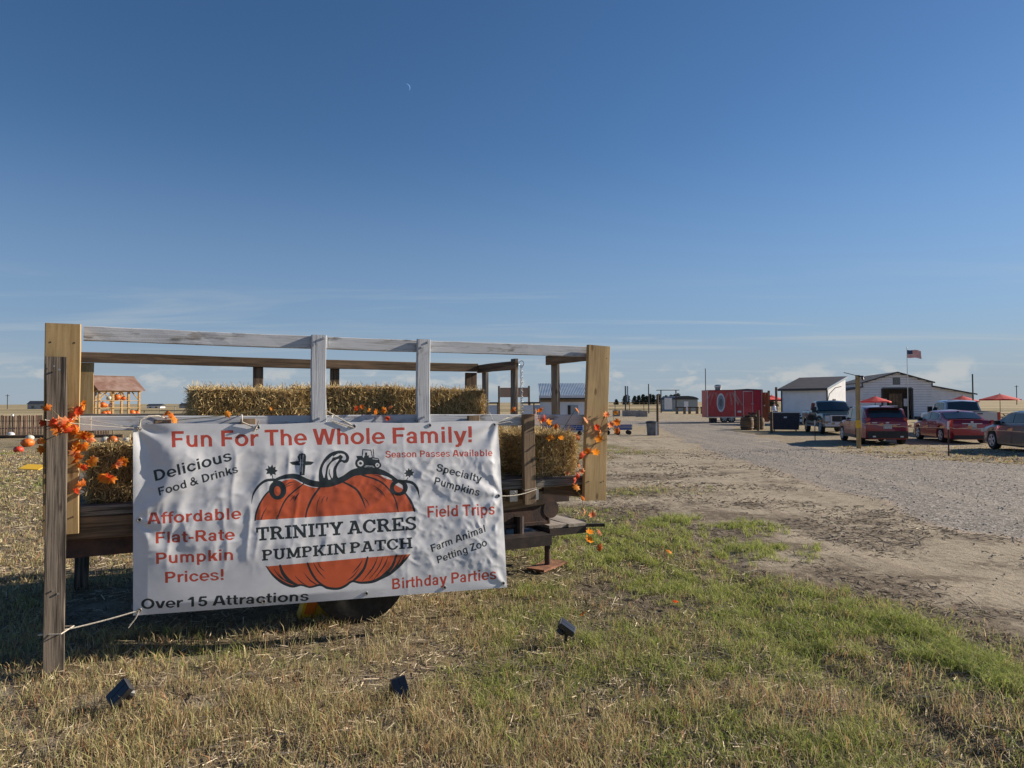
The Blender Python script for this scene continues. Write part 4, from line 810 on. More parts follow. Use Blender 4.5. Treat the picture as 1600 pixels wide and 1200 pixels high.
# ------------------------------------------------------------ ropes that hold the banner
def rope(pts, label, r=.0035, extra=()):
    b = MB(); b.tube(pts, r, 7)
    for e in extra: b.tube(e, r*.9, 6)
    o = b.build('rope', 'rope', None, smooth=True); return tag(o, label, 'rope', 'ropes tying the banner')
def sag(a, b, s, n=10):
    a = Vector(a); b = Vector(b); return [a.lerp(b, i/n)-Vector((0, 0, s*4*(i/n)*(1-i/n))) for i in range(n+1)]
def knot(p, s=.03):
    p = Vector(p); return [[p, p+Vector((s*.5, -.012, s)), p+Vector((s*.9, -.01, s*1.5))], [p, p+Vector((-s*.3, -.01, -s)), p+Vector((-s*.8, -.012, -s*2))]]
f = lambda u, v, z: wpt(u, v, z)
loop = [GP[0], f(.50, -.10, 1.555), f(.545, -.09, 1.575), f(.60, -.08, 1.575), f(.645, -.05, 1.558)]
rope(loop, 'white rope loop at the upper left corner of the banner', .0055, [[GP[0]+Vector((a*.01, -.012, b*.01)) for a, b in ((-1, -1), (1, 0), (0, 1), (-1, 0), (0, -1), (1, 1))]])
pw = Vector((PB.x, PB.y, 0))
rope(sag(f(.02, -.215, 1.562), GP[0], .006), 'thin string from the upper left banner corner round the dark post', .0022, [sag(f(.16, -.085, 1.575), GP[0], .004), sag(f(.235, -.028, 1.58), f(.235, -.028, 1.49), 0), [f(.02, -.215, 1.562), f(.02, -.10, 1.57), f(.15, -.10, 1.57), f(.15, -.215, 1.56)]])
rope([GP[1]+Vector((0, -.01, -.01)), f(1.085, -.11, 1.53), f(1.09, -.06, 1.575), f(1.095, .03, 1.578), f(1.08, .03, 1.45)], 'short rope tie over the middle rail above the word For', .005, knot(GP[1]+Vector((0, -.012, .01)), .02))
rope([GP[2]+Vector((0, -.01, -.01)), f(1.665, -.10, 1.53), f(1.69, -.05, 1.57), f(1.71, .03, 1.573), f(1.69, .03, 1.45)], 'short rope tie with loose ends right of the first white stake', .004, [[GP[2], f(1.63, -.10, 1.60), f(1.64, -.09, 1.615)]])
rope([GP[4], f(3.03, -.09, 1.525), f(3.09, -.03, 1.53), f(3.2, -.03, 1.545)], 'thin rope tie at the upper right corner of the banner', .003, [sag(GP[4], f(2.92, -.025, 1.575), .0), [GP[4], f(3.06, -.1, 1.50), f(3.08, -.1, 1.49)]])
rope(sag(GP[11], f(3.315, -.075, .955), .02), 'white rope from the right edge of the banner to the brown stake', .0035, [[GP[11].lerp(f(3.315, -.075, .955), .42)+Vector((a*.012, -.004, b_*.012)) for a, b_ in ((-1, -1), (1, 0), (0, 1), (-1, 0), (0, -1), (1, .6))], [f(3.315, -.075, .955), f(3.32, -.02, .96), f(3.21, -.02, .96), f(3.205, -.075, .95), f(3.315, -.078, .965)]])
bl = GP[6]; pc = Vector((PB.x-.055, PB.y-.06, .345))
rope(sag(bl, pc, .010), 'white rope from the lower left banner corner to the foot of the dark post', .0042, [[pc, pc+Vector((.01, .115, .01)), pc+Vector((.12, .13, .01)), pc+Vector((.118, .015, 0)), pc], [bl, bl+Vector((-.02, -.01, -.05)), bl+Vector((-.055, -.02, -.10))], [bl+Vector((.002, -.006, 0)), bl+Vector((-.015, -.01, -.045)), bl+Vector((-.05, -.015, -.085))]])

# ------------------------------------------------------------ maple leaf garlands
def leaf_mesh(name, c_in, c_out, seed, fold=.35):
    rg = random.Random(seed); L = [(0,-1.25),(.16,-.62),(.62,-.72),(.5,-.34),(1.0,-.12),(.72,.08),(.86,.52),(.42,.36),(.22,.62),(0,1.05),(-.22,.62),(-.42,.36),(-.86,.52),(-.72,.08),(-1.0,-.12),(-.5,-.34),(-.62,-.72),(-.16,-.62)]
    V = [(0, 0, .12)]; T = [c_in]
    for k, (x, y) in enumerate(L[1:]): 
        r = sqrt(x*x+y*y); V.append((x*.5, y*.5, .10-.1*abs(x)*fold+.04*rg.uniform(-1, 1))); T.append(tuple(.6*a+.4*b for a, b in zip(c_in, c_out)))
    n = len(L)-1
    for k, (x, y) in enumerate(L[1:]):
        V.append((x, y, -fold*abs(x)*.55+.10*rg.uniform(-1, 1)-.12*max(0, y))); T.append(c_out if x*x+y*y > .55 else tuple(.5*a+.5*b for a, b in zip(c_in, c_out)))
    F = [(0, 1+k, 1+(k+1) % n) for k in range(n)]
    for k in range(n): a, b = 1+k, 1+(k+1) % n; F += [(a, a+n, b+n), (a, b+n, b)]
    return npmesh(name, np.array(V), np.array(F), [M['leaf']], True, {'tint': np.array(T)})
LM = [leaf_mesh('leaf_a', (.80, .13, .02), (.85, .36, .03), 1), leaf_mesh('leaf_b', (.70, .05, .025), (.82, .15, .03), 2, .5), leaf_mesh('leaf_c', (.82, .22, .02), (.86, .40, .05), 3, .2), leaf_mesh('leaf_d', (.75, .09, .03), (.88, .55, .25), 4, .6), leaf_mesh('leaf_e', (.55, .10, .02), (.62, .22, .03), 5, .7)]
def garland(name, label, pts, size, order, seed=3):
    rg = random.Random(seed); t = thing(name, label, 'garland', (-2.77, 4.18, 0), radians(27.9), 'maple leaf garlands on the wagon')
    b = MB(); path = [Vector(pts[i])+Vector((0, .012, 0)) for i in order]; path = [p+Vector((rg.uniform(-.01, .01), 0, rg.uniform(-.01, .01))) for p in path]
    b.tube(path, .0022, 5); b.build('vine', 'stem', t)
    for i, (u, v, z) in enumerate(pts):
        o = bpy.data.objects.new('leaf', rg.choice(LM[:4]+LM[:3] if i % 6 else [LM[4]])); COL.objects.link(o); o.parent = t; s = size*rg.uniform(.75, 1.25)
        o.location = (u, v-rg.uniform(0, .03), z); o.scale = (s*rg.uniform(.7, 1), s, s); o.rotation_euler = (radians(90)+rg.uniform(-.9, .9), rg.uniform(-1.0, 1.0), rg.uniform(-1.1, 1.1))
        e = o.rotation_euler.to_matrix() @ Matrix.Rotation(rg.uniform(0, 6.28), 3, 'Z'); o.rotation_euler = e.to_euler()
GL = [(0.034,-0.225,1.628),(-0.001,-0.1,1.542),(0.087,-0.225,1.565),(0.121,-0.225,1.543),(0.144,-0.1,1.555),(0.112,-0.225,1.517),(0.081,-0.225,1.511),(0.157,-0.1,1.509),(0.172,-0.1,1.615),(0.201,-0.1,1.634),(0.144,-0.1,1.581),(0.19,-0.1,1.467),(0.223,-0.1,1.47),(0.239,-0.1,1.443),(0.175,-0.1,1.403),(0.162,-0.1,1.37),(0.184,-0.1,1.388),(0.254,-0.08,1.32),(0.159,-0.1,1.317),(0.205,-0.1,1.277),(0.367,-0.08,1.281),(0.407,-0.08,1.299),(0.294,-0.08,1.216),(0.341,-0.08,1.209),(0.206,-0.1,1.186),(0.177,-0.1,1.143),(-0.003,-0.1,1.39),(0.003,-0.1,1.435),(0.1,-0.225,1.503),(0.137,-0.225,1.498),(0.21,-0.1,1.455),(.165,-.1,1.42)]
rg2 = random.Random(31); GL2 = [(u+rg2.uniform(-.022, .022), v-.012, z+rg2.uniform(-.022, .022)) for u, v, z in GL[2:26]]
garland('leaf_garland', 'orange and red maple leaf garland wound round the left corner posts', GL+GL2, .034, [1, 0, 2, 3, 5, 6, 28, 29, 7, 4, 10, 8, 9, 8, 11, 12, 13, 30, 31, 16, 14, 15, 18, 17, 21, 20, 19, 22, 23, 24, 25], 5)
GM_ = [(0.637,-0.04,1.59),(0.674,-0.04,1.577),(0.689,-0.04,1.549),(1.003,-0.04,1.582),(1.285,0,1.617),(1.858,0,1.613),(1.899,-0.02,1.622),(1.946,-0.03,1.598),(1.998,-0.03,1.589),(2.065,-0.03,1.597),(2.079,-0.05,1.541),(2.108,-0.03,1.616)]
garland('leaf_garland', 'sparse maple leaf garland lying along the middle rail above the banner', GM_, .030, list(range(12)), 8)
GR = [(3.091,-0.09,1.589),(3.306,-0.06,1.576),(3.348,-0.06,1.591),(3.353,-0.06,1.504),(3.389,-0.06,1.519),(3.437,-0.06,1.487),(3.504,-0.06,1.455),(3.436,-0.05,1.363),(3.485,-0.05,1.372),(3.546,-0.05,1.36),(3.703,-0.06,1.583),(3.772,-0.09,1.503),(3.714,-0.06,1.36),(3.855,-0.11,1.442),(3.9,-0.11,1.393),(3.887,-0.11,1.345),(3.974,-0.11,1.543),(4.012,-0.11,1.461),(4.085,-0.09,1.40),(4.07,-0.09,1.56),(4.09,-.09,1.48),(3.802,-0.09,1.241),(3.866,-0.10,1.233),(3.725,-0.09,1.201),(3.706,-0.09,1.128),(3.737,-0.09,1.079),(3.593,-0.09,1.071),(3.68,-0.09,1.045),(3.667,-0.09,1.004),(3.673,-0.09,0.951),(3.748,-0.09,0.857),(3.753,-0.09,0.74),(3.823,-0.09,0.719),(3.796,-0.09,0.578),(3.893,-0.09,0.564),(3.808,-0.09,0.508),(3.917,-0.09,0.429)]
garland('leaf_garland', 'orange maple leaf garland trailing down the right corner board to the grass', GR, .040, list(range(37)), 9)
for (x, y, a, lb) in ((1.65, 7.48, 0, 'fallen yellow orange leaf on the grass right of the wagon'), (1.29, 5.62, 1, 'fallen dark orange leaf lying in the green grass'), (.52, 5.3, 2, 'fallen red leaf lying behind the right solar light'), (-1.62, 5.55, 2, 'fallen leaf in the shade below the banner')):
    o = bpy.data.objects.new('fallen_leaf', LM[(2, 1, 4)[a]]); COL.objects.link(o); o.scale = (.040 if a == 0 else .028,)*3; o.location = (x, y, float(gh(x, y))+.07); o.rotation_euler = (.5, .4, a*2.); tag(o, lb, 'leaf')

# ------------------------------------------------------------ solar spot lights
def solar(x, y, yaw, tilt, roll, label, hh=.13, s=.88):
    z = float(gh(x, y)); t = thing('solar_light', label, 'solar light', (x, y, z), 0, 'solar spot lights in the grass')
    b = MB(); b.cyl((0, 0, -.02), (0, 0, hh-.02), .011, n=8); b.cyl((0, 0, hh-.035), (0, 0, hh), .019, n=10); b.build('stake', 'black', t)
    Mx = Matrix.Translation((0, 0, hh)) @ Matrix.Rotation(yaw, 4, 'Z') @ Matrix.Rotation(tilt, 4, 'X') @ Matrix.Rotation(roll, 4, 'Z')
    b = MB(); b.prism([(-.05*s, .0), (-.045*s, .028), (.045*s, .028), (.05*s, .0), (.04*s, -.012), (-.04*s, -.012)], -.068*s, .068*s, 'y'); h = b.build('head', 'solar_case', t); h.matrix_basis = Mx
    for sg in (-1, 1):
        b = MB(); b.box((sg*.0225*s, 0, .0295), (.041*s, .12*s, .003)); p = b.build('solar_panel', 'solar_cell', t); p.matrix_basis = Mx
    b = MB(); b.cyl((-.03*s, .02, -.012), (-.03*s, .02, -.035), .022, .03, 12); b.cyl((.02*s, .02, -.012), (.02*s, .02, -.035), .022, .03, 12); p = b.build('lamp_housing', 'black', t); p.matrix_basis = Mx
solar(-2.06, 3.74, radians(-20), radians(58), radians(-32), 'black solar spot light tilted left, nearest the dark post', .085)
solar(-.63, 3.97, radians(14), radians(62), radians(14), 'black solar spot light with two-cell panel facing the camera, middle of the grass', .06)
solar(.36, 4.84, radians(62), radians(38), radians(20), 'solar spot light on a stake right of the banner, panel reflecting blue sky', .11)

# box and litter under the banner
t = thing('snack_box', 'small yellow and orange cardboard box in the shade under the banner', 'box', (-1.50, 5.42, float(gh(-1.5, 5.42))), .5)
b = MB(); b.box((0, 0, .10), (.22, .10, .24), rx=.3, ry=.25); b.build('carton', 'yellow', t)
b = MB(); b.box((-.05, -.064, .12), (.07, .01, .16), rx=.3, ry=.25); b.build('printed_panel', 'orange', t)
# ------------------------------------------------------------ vehicles
def paint(name, c, metal=.35, rough=.32): return plain(name, c, None, rough, metal=metal, coat=.8)
M['maroon'] = paint('maroon', (.24, .018, .032)); M['dark_red'] = paint('dark_red', (.32, .016, .03)); M['gunmetal'] = paint('gunmetal', (.14, .145, .15), .6); M['green_paint'] = paint('green_paint', (.026, .046, .042)); M['silver_paint'] = paint('silver_paint', (.50, .51, .52), .3)
M['chrome'] = plain('chrome', (.66, .66, .68), None, .35, metal=.35); M['taillight'] = plain('taillight', (.45, .01, .012), None, .15, coat=.8); M['headlight'] = plain('headlight', (.55, .57, .6), None, .12, coat=.8)
M['plastic'] = plain('plastic', (.02, .02, .022), (.03, .03, .03), .55, 8); M['plate'] = plain('plate', (.60, .62, .62), (.30, .36, .34), .5, 25); M['tint'] = plain('tint', (.022, .03, .036), None, .05, spec=1.)
M['stake_paint'] = plain('stake_paint', (.33, .31, .27), None, .4, coat=.5)
def wheel(par, x, y, r, side, rim='chrome'):
    b = MB(); b.lathe([(r*.62, -.10), (r*.95, -.11), (r, -.08), (r, .08), (r*.95, .11), (r*.62, .10)], (x, y, r), 26, 'y'); w = b.build('wheel', 'tyre', par, smooth=True)
    b = MB(); b.torus((x, y+side*.095, r), r*.62, r*.05, (0, 1, 0), 24, 6)
    for k in range(5):
        a = k*2*pi/5+x; b.beam((x, y+side*.10, r), (x+cos(a)*r*.62, y+side*.10, r+sin(a)*r*.62), .075, .03, up=(0, 1, 0))
    b.cyl((x, y+side*.08, r), (x, y+side*.115, r), r*.15, n=12); b.build('rim', rim, w, smooth=True)
    b = MB(); b.cyl((x, y+side*.02, r), (x, y+side*.085, r), r*.6, n=24); b.build('brake_disc', 'dark_steel', w)
def car(name, label, loc, rz, sp, mat):
    t = thing('parked_car' if sp.get('kind') != 'pickup' else 'pickup_truck', label, 'car' if sp.get('kind') != 'pickup' else 'pickup truck', loc, rz, 'vehicles parked in the lot')
    L, W = sp['L'], sp['W']; wr = sp.get('r', .35); wx = sp['wx']; z0 = sp.get('z0', .22); bl, rf, wd = sp['belt'], sp['roof'], sp['width']
    I = lambda tb, x: float(np.interp(x, [q[0] for q in tb], [q[1] for q in tb]))
    xs = sorted(set([round(v, 3) for v in np.linspace(-L/2, L/2, 110)]+[q[0] for q in rf+bl+wd]))
    def sec(x):
        hw = I(wd, x)*W/2; be = I(bl, x); ro = max(be, I(rf, x)); k = min(1, (ro-be)/.35); zb = z0
        for c in wx:
            d = abs(x-c); R = wr+.065
            if d < R: zb = max(zb, wr+sqrt(R*R-d*d)*.98)
        zb = min(zb, be-.12)
        s = sp.get('tumble', .78)
        return [(hw*.93, zb), (hw*.99, zb+.05), (hw, .5*(max(zb, .35)+be)), (hw*.985, be-.05), (hw*.94, be), (hw*(.94*(1-k)+k*(s+.04)), be+(ro-be)*.90), (hw*(.86*(1-k)+k*(s-.06)), ro), (0, ro+.025*k+.02)]
    b = MB(); rows = []
    for x in xs:
        s = sec(x); row = [(x, y, z) for y, z in s]+[(x, -y, z) for y, z in s[-2::-1]]; rows.append(row)
    n = len(rows[0]); vs = [p for r_ in rows for p in r_]
    fs = [(i*n+j, i*n+j+1, (i+1)*n+j+1, (i+1)*n+j) for i in range(len(rows)-1) for j in range(n-1)]+[tuple(range(n)), tuple(range((len(rows)-1)*n, len(rows)*n))]
    b._a(vs, fs); b.build('body', mat, t, smooth=True)
    b = MB(); b.bx(-L/2+.15, L/2-.15, -W/2+.12, W/2-.12, z0-.02, z0+.25)
    for c in wx: b.bx(c-wr-.05, c+wr+.05, -W/2+.14, W/2-.14, z0, wr*2+.12)
    b.build('underbody', 'plastic', t)
    def patch(nm, x0, x1, i0, i1, t0, t1, m, off, sides=(1, -1), nx=8, par=None, sh=0.):
        for sd in sides:
            b = MB(); vs = []
            for i in range(nx+1):
                x = x0+(x1-x0)*i/nx; s = sec(x); full = s[i0:i1+1]
                d = [0]; 
                for a, c in zip(full, full[1:]): d.append(d[-1]+math.hypot(a[0]-c[0], a[1]-c[1])+1e-6)
                for tt in np.linspace(t0, t1, 5):
                    q = tt*d[-1]; y = float(np.interp(q, d, [p[0] for p in full])); z = float(np.interp(q, d, [p[1] for p in full])); vs.append((x+sh*(tt-t0), sd*(y+off), z+off*.3))
            b._a(vs, [(i*5+j, i*5+j+1, (i+1)*5+j+1, (i+1)*5+j) for i in range(nx) for j in range(4)]); b.build(nm, m, par or t, smooth=True)
    def cross(nm, x0, x1, inset, m, off=(0, .012), nx=8, ys=1.):
        b = MB(); vs = []; K_ = 9
        for i in range(nx+1):
            x = x0+(x1-x0)*i/nx; s = sec(x); top = s[5:8]; Y = top[0][0]-inset
            for yy in np.linspace(-Y, Y, K_):
                z = float(np.interp(abs(yy), [0, top[1][0], top[0][0]], [top[2][1], top[1][1], top[0][1]])); vs.append((x+off[0], yy*ys, z+off[1]))
        b._a(vs, [(i*K_+j, i*K_+j+1, (i+1)*K_+j+1, (i+1)*K_+j) for i in range(nx) for j in range(K_-1)]); b.build(nm, m, t, smooth=True)
    for a, c in sp['doors']: patch('door', a, c, 1, 3, .12, 1., mat, .006)
    for a, c in sp['win']: patch('side_window', a, c, 4, 5, .10, .92, 'tint', .008)
    if sp.get('ws'): cross('windshield', *sp['ws'], .07, 'tint', sp.get('wso', (.02, .014)))
    if sp.get('rw'): cross('rear_window', *sp['rw'], .10, 'tint', sp.get('rwo', (-.02, .014)))
    for x in wx:
        for sd in (1, -1): wheel(t, x, sd*(W/2-.125), wr, sd, sp.get('rim', 'chrome'))
    for sd in (1, -1):
        b = MB(); b.box((sp['mir'][0], sd*(W/2+.06), sp['mir'][1]), sp.get('mirs', (.10, .20, .15)), rz=sd*.2); b.build('side_mirror', sp.get('mirm', 'plastic'), t)
        for a, c in sp['doors']:
            b = MB(); b.box((a+.12, sd*(W/2+.008), I(bl, a)-.14), (.16, .025, .025)); b.build('door_handle', 'chrome' if mat != 'gunmetal' else mat, t)
        if sp.get('trim'):
            b = MB(); pts = [(x, sd*(sec(x)[4][0]+.008), sec(x)[4][1]+.012) for x in np.linspace(sp['win'][0][0], sp['win'][-1][1], 14)]
            pts += [(x, sd*(sec(x)[5][0]+.012), sec(x)[5][1]+.005) for x in np.linspace(sp['win'][-1][1], sp['win'][0][0], 14)]+[(sp['win'][0][0], sd*(sec(sp['win'][0][0])[4][0]+.008), sec(sp['win'][0][0])[4][1]+.012)]
            b.tube(pts, .010, 5); b.build('window_trim', 'chrome', t)
    return t, sec
def bits(t, items):
    for nm, m, c, d, *k in items:
        b = MB(); b.box(c, d, *(k if k else [])); o = b.build(nm, m, t)
HD = radians(79)
def make_vehicles():
    # maroon crossover
    t, sec = car('suv', 'maroon crossover car with black roof spoiler, leftmost of the cars seen from behind', (16.75, 32.9, -.28), radians(78.5), dict(L=4.75, W=1.90, r=.37, wx=(-1.42, 1.42), z0=.26, trim=1, tumble=.80,
        belt=[(-2.375, 1.02), (-2.2, 1.10), (-1.0, 1.06), (.9, 1.02), (1.1, 1.03), (2.0, .92), (2.3, .78), (2.375, .6)], roof=[(-2.36, 1.0), (-2.28, 1.16), (-1.93, 1.56), (-1.7, 1.63), (-.6, 1.68), (.2, 1.65), (.45, 1.58), (1.25, 1.03), (2.3, .6)],
        width=[(-2.375, .80), (-2.3, .90), (-2.0, .98), (-1.2, 1.), (1.3, 1.), (2.0, .93), (2.3, .80), (2.375, .66)], doors=[(-1.0, -.08), (-.04, .95)], win=[(-1.85, -1.15), (-1.05, -.12), (-.06, .80)], ws=(.50, 1.20), rw=(-2.27, -1.98), mir=(.80, 1.10)), 'maroon')
    bits(t, [('roof_spoiler', 'plastic', (-2.02, 0, 1.615), (.30, 1.30, .035), 0, 0, .10), ('lower_bumper', 'plastic', (-2.34, 0, .46), (.16, 1.60, .30)), ('licence_plate', 'plate', (-2.395, 0, .80), (.02, .34, .16)), ('brand_badge', 'chrome', (-2.39, 0, .98), (.015, .12, .05)), ('exhaust_tip', 'chrome', (-2.40, .55, .38), (.12, .12, .06)), ('exhaust_tip', 'chrome', (-2.40, -.55, .38), (.12, .12, .06)),
             ('taillight', 'taillight', (-2.27, .755, 1.02), (.14, .14, .34), .35), ('taillight', 'taillight', (-2.27, -.755, 1.02), (.14, .14, .34), -.35), ('tailgate_trim', 'chrome', (-2.385, 0, .90), (.015, 1.0, .02)), ('antenna_fin', 'plastic', (-1.45, 0, 1.70), (.16, .04, .08)), ('rocker_trim', 'plastic', (0, .93, .33), (2.0, .05, .14)), ('rocker_trim', 'plastic', (0, -.93, .33), (2.0, .05, .14)), ('roof_rail', 'chrome', (-.6, .66, 1.70), (1.9, .03, .03)), ('roof_rail', 'chrome', (-.6, -.66, 1.70), (1.9, .03, .03)),
             ('lettering_badge', 'chrome', (-2.385, .52, .98), (.012, .20, .035))])
    # dark red sedan
    sed = dict(L=4.95, W=1.88, r=.345, wx=(-1.42, 1.42), z0=.20, trim=1, tumble=.78, belt=[(-2.475, .90), (-2.35, 1.04), (-1.5, 1.04), (.9, .96), (1.2, .96), (2.1, .82), (2.4, .70), (2.475, .55)], roof=[(-2.4, .9), (-1.72, 1.06), (-1.0, 1.36), (-.75, 1.42), (-.1, 1.46), (.25, 1.43), (.45, 1.37), (1.28, .97), (2.3, .6)],
        width=[(-2.475, .80), (-2.38, .90), (-2.0, .96), (-1.2, 1.), (1.3, 1.), (2.1, .93), (2.4, .80), (2.475, .66)], doors=[(-1.0, -.08), (-.04, .98)], win=[(-1.35, -1.08), (-1.02, -.12), (-.06, .85)], ws=(.50, 1.22), rw=(-1.66, -.98), mir=(.82, 1.02))
    t, sec = car('sedan', 'dark red sedan seen from behind, right of the maroon crossover', (20.9, 33.7, -.28), radians(78.5), sed, 'dark_red')
    bits(t, [('licence_plate', 'plate', (-2.50, 0, .80), (.02, .34, .16)), ('trunk_trim', 'chrome', (-2.485, 0, .90), (.03, .80, .035)), ('badge', 'chrome', (-2.47, 0, .97), (.03, .10, .07)), ('taillight', 'taillight', (-2.42, .82, .90), (.12, .10, .34), .25), ('taillight', 'taillight', (-2.42, -.82, .90), (.12, .10, .34), -.25), ('lower_bumper', 'plastic', (-2.44, 0, .30), (.10, 1.5, .16)), ('bumper_trim', 'chrome', (-2.49, 0, .68), (.012, 1.55, .018)), ('trunk_lid', 'dark_red', (-2.0, 0, 1.065), (.74, 1.36, .018)), ('antenna_fin', 'plastic', (-1.0, 0, 1.42), (.14, .04, .06))])
    # grey sedan at the right edge
    g = dict(sed); g.update(trim=1, roof=[(-2.4, .9), (-2.2, 1.02), (-1.3, 1.36), (-.9, 1.43), (-.1, 1.47), (.25, 1.44), (.45, 1.38), (1.35, .97), (2.3, .6)], doors=[(-1.05, -.10), (-.06, .96)])
    t, sec = car('sedan', 'gunmetal grey sedan cut off by the right edge of the picture', (18.95, 25.35, float(gh(18.9, 25.4))-.01), radians(80), g, 'gunmetal')
    bits(t, [('headlight', 'headlight', (2.25, .74, .70), (.30, .16, .13), .5), ('headlight', 'headlight', (2.25, -.74, .70), (.30, .16, .13), -.5), ('taillight', 'taillight', (-2.42, .80, .92), (.12, .14, .16), .3), ('taillight', 'taillight', (-2.42, -.80, .92), (.12, .14, .16), -.3)])
    # pickups: cab first, bed behind
    pk = dict(kind='pickup', L=5.85, W=2.0, r=.41, wx=(-1.75, 1.95), z0=.42, tumble=.82, belt=[(-2.925, 1.30), (-.9, 1.32), (1.15, 1.28), (1.3, 1.30), (2.7, 1.20), (2.88, 1.08), (2.925, .7)], roof=[(-2.9, 1.2), (-.98, 1.31), (-.90, 1.36), (-.72, 1.86), (-.4, 1.92), (.4, 1.93), (.62, 1.87), (1.32, 1.32), (2.3, 1.)],
        width=[(-2.925, .97), (1.5, 1.), (2.6, .97), (2.88, .90), (2.925, .86)], doors=[(-.82, -.02), (.02, 1.05)], win=[(-.66, -.04), (.03, .92)], ws=(.66, 1.26), rw=(-.90, -.73), rwo=(-.03, .0), mir=(.95, 1.42), mirs=(.10, .24, .34))
    t, sec = car('pickup', 'dark green pickup truck with tan lower trim facing the road', (19.3, 42.9, -.28), radians(-101), dict(pk, rim='chrome'), 'green_paint')
    bits(t, [('grille', 'chrome', (2.93, 0, .92), (.06, 1.25, .42)), ('grille_mesh', 'plastic', (2.965, 0, .92), (.02, 1.08, .32)), ('front_bumper', 'chrome', (2.95, 0, .60), (.16, 1.85, .22)), ('headlight', 'headlight', (2.90, .78, .93), (.12, .26, .34)), ('headlight', 'headlight', (2.90, -.78, .93), (.12, .26, .34)), ('cladding', 'stake_paint', (0, -1.005, .66), (2.7, .03, .14)), ('cladding', 'stake_paint', (0, 1.005, .66), (2.7, .03, .14)), ('running_board', 'chrome', (.1, -1.02, .45), (2.1, .14, .05)), ('running_board', 'chrome', (.1, 1.02, .45), (2.1, .14, .05)), ('tonneau_cover', 'plastic', (-1.95, 0, 1.345), (1.9, 1.7, .02)), ('tailgate', 'green_paint', (-2.94, 0, .98), (.04, 1.55, .52))])
    for sd in (1, -1):
        for x in (-1.75, 1.95):
            b = MB(); b.tube([(x+.49*cos(a), sd*1.005, .41+.49*sin(a)) for a in np.linspace(.1, pi-.1, 12)], .035, 6); b.build('wheel_arch_flare', 'stake_paint', t)
    t, sec = car('pickup', 'silver white pickup truck seen from behind above the dark red sedan', (25.45, 40.35, -.28), radians(78.5), pk, 'silver_paint')
    bits(t, [('tailgate', 'silver_paint', (-2.945, 0, 1.02), (.04, 1.62, .54)), ('tailgate_handle', 'plastic', (-2.975, 0, 1.22), (.03, .26, .06)), ('tonneau_cover', 'plastic', (-1.95, 0, 1.345), (1.9, 1.7, .02)), ('taillight', 'taillight', (-2.93, .92, 1.08), (.06, .13, .46)), ('taillight', 'taillight', (-2.93, -.92, 1.08), (.06, .13, .46)), ('rear_bumper', 'chrome', (-2.98, 0, .56), (.14, 1.85, .20)), ('roof_light', 'white', (.0, .3, 1.96), (.12, .3, .05)), ('roof_light', 'yellow', (.3, 0, 1.97), (.06, .12, .03))])
make_vehicles()
# ------------------------------------------------------------ buildings
ZB = -.28
def siding(name, c, c2, pitch, axis, rough=.5, bump=.6):
    """ribbed metal sheet: fine relief only"""
    m, nt, b = newmat(name); tc = N(nt, 'ShaderNodeTexCoord'); w = N(nt, 'ShaderNodeTexWave', wave_type='BANDS', bands_direction=axis, wave_profile='SIN'); w.inputs['Scale'].default_value = pitch
    nt.links.new(tc.outputs['Object'], w.inputs['Vector']); setc(nt, b.inputs['Base Color'], mixc(nt, mapr(nt, noisen(nt, tc.outputs['Object'], 1.5, 5), .3, .7), c, c2)); b.inputs['Roughness'].default_value = rough
    bumpn(nt, w.outputs['Fac'], b, bump, .03); return m
M['wall_white'] = plain('wall_white', (.78, .79, .82), (.70, .71, .74), .6, 1.2)
M['roof_dark'] = siding('roof_dark', (.060, .055, .06), (.09, .08, .075), 3., 'X', .7)
M['trim_dark'] = plain('trim_dark', (.03, .034, .04), None, .5)
M['roof_blue'] = siding('roof_blue', (.20, .27, .35), (.30, .36, .43), 3., 'X', .35)
M['roof_rust'] = siding('roof_rust', (.19, .09, .06), (.30, .20, .16), 6., 'Y', .7)
M['slate'] = plain('slate', (.24, .28, .31), (.32, .35, .37), .6, 2.)
M['dark_in'] = plain('dark_in', (.03, .026, .022), (.06, .045, .03), .8, 2)
M['inner_wood'] = plain('inner_wood', (.22, .14, .08), (.12, .08, .05), .8, 3)  # plain brown wood colour, no emission
M['umbrella'] = plain('umbrella', (.62, .035, .03), (.50, .03, .025), .8, 2)
M['door_brown'] = wood('door_brown', (.34, .13, .06), (.20, .07, .035))
M['bright_metal'] = plain('bright_metal', (.75, .75, .75), None, .22, metal=.9)
M['tan_board'] = plain('tan_board', (.42, .27, .19), (.36, .23, .16), .7, 2)
M['window_sky'] = plain('window_sky', (.3, .36, .42), None, .1)  # sky reflection put into the pane colour
M['slat_red'] = plain('slat_red', (.50, .27, .17), (.38, .20, .13), .85, 5, var=.2)
M['trailer_red'] = plain('trailer_red', (.48, .012, .03), (.42, .01, .025), .35, 1.5, coat=.4); M['trailer_pale'] = plain('trailer_pale', (.60, .07, .055), (.50, .05, .045), .5, 2.2); M['trailer_streak'] = plain('trailer_streak', (.50, .25, .23), (.42, .12, .10), .5, 5)  # full red, a paler red for the left half, streaks paler still
M['dump_blue'] = plain('dump_blue', (.012, .014, .04), (.03, .028, .035), .5, 4)
M['flag_rope'] = plain('flag_rope', (.62, .42, .26), (.45, .30, .2), .8, 4); M['flag_tape'] = plain('flag_tape', (.75, .32, .12), None, .7)
M['flag_red'] = plain('flag_red', (.50, .03, .04), None, .8); M['flag_white'] = plain('flag_white', (.75, .73, .72), None, .8); M['flag_blue'] = plain('flag_blue', (.02, .035, .12), None, .8)
M['banner_blue'] = plain('banner_blue', (.35, .45, .55), None, .7)
M['evergreen'] = plain('evergreen', (.030, .045, .028), (.05, .065, .035), .9, 1.2); M['bark'] = plain('bark', (.08, .06, .045), None, .9)
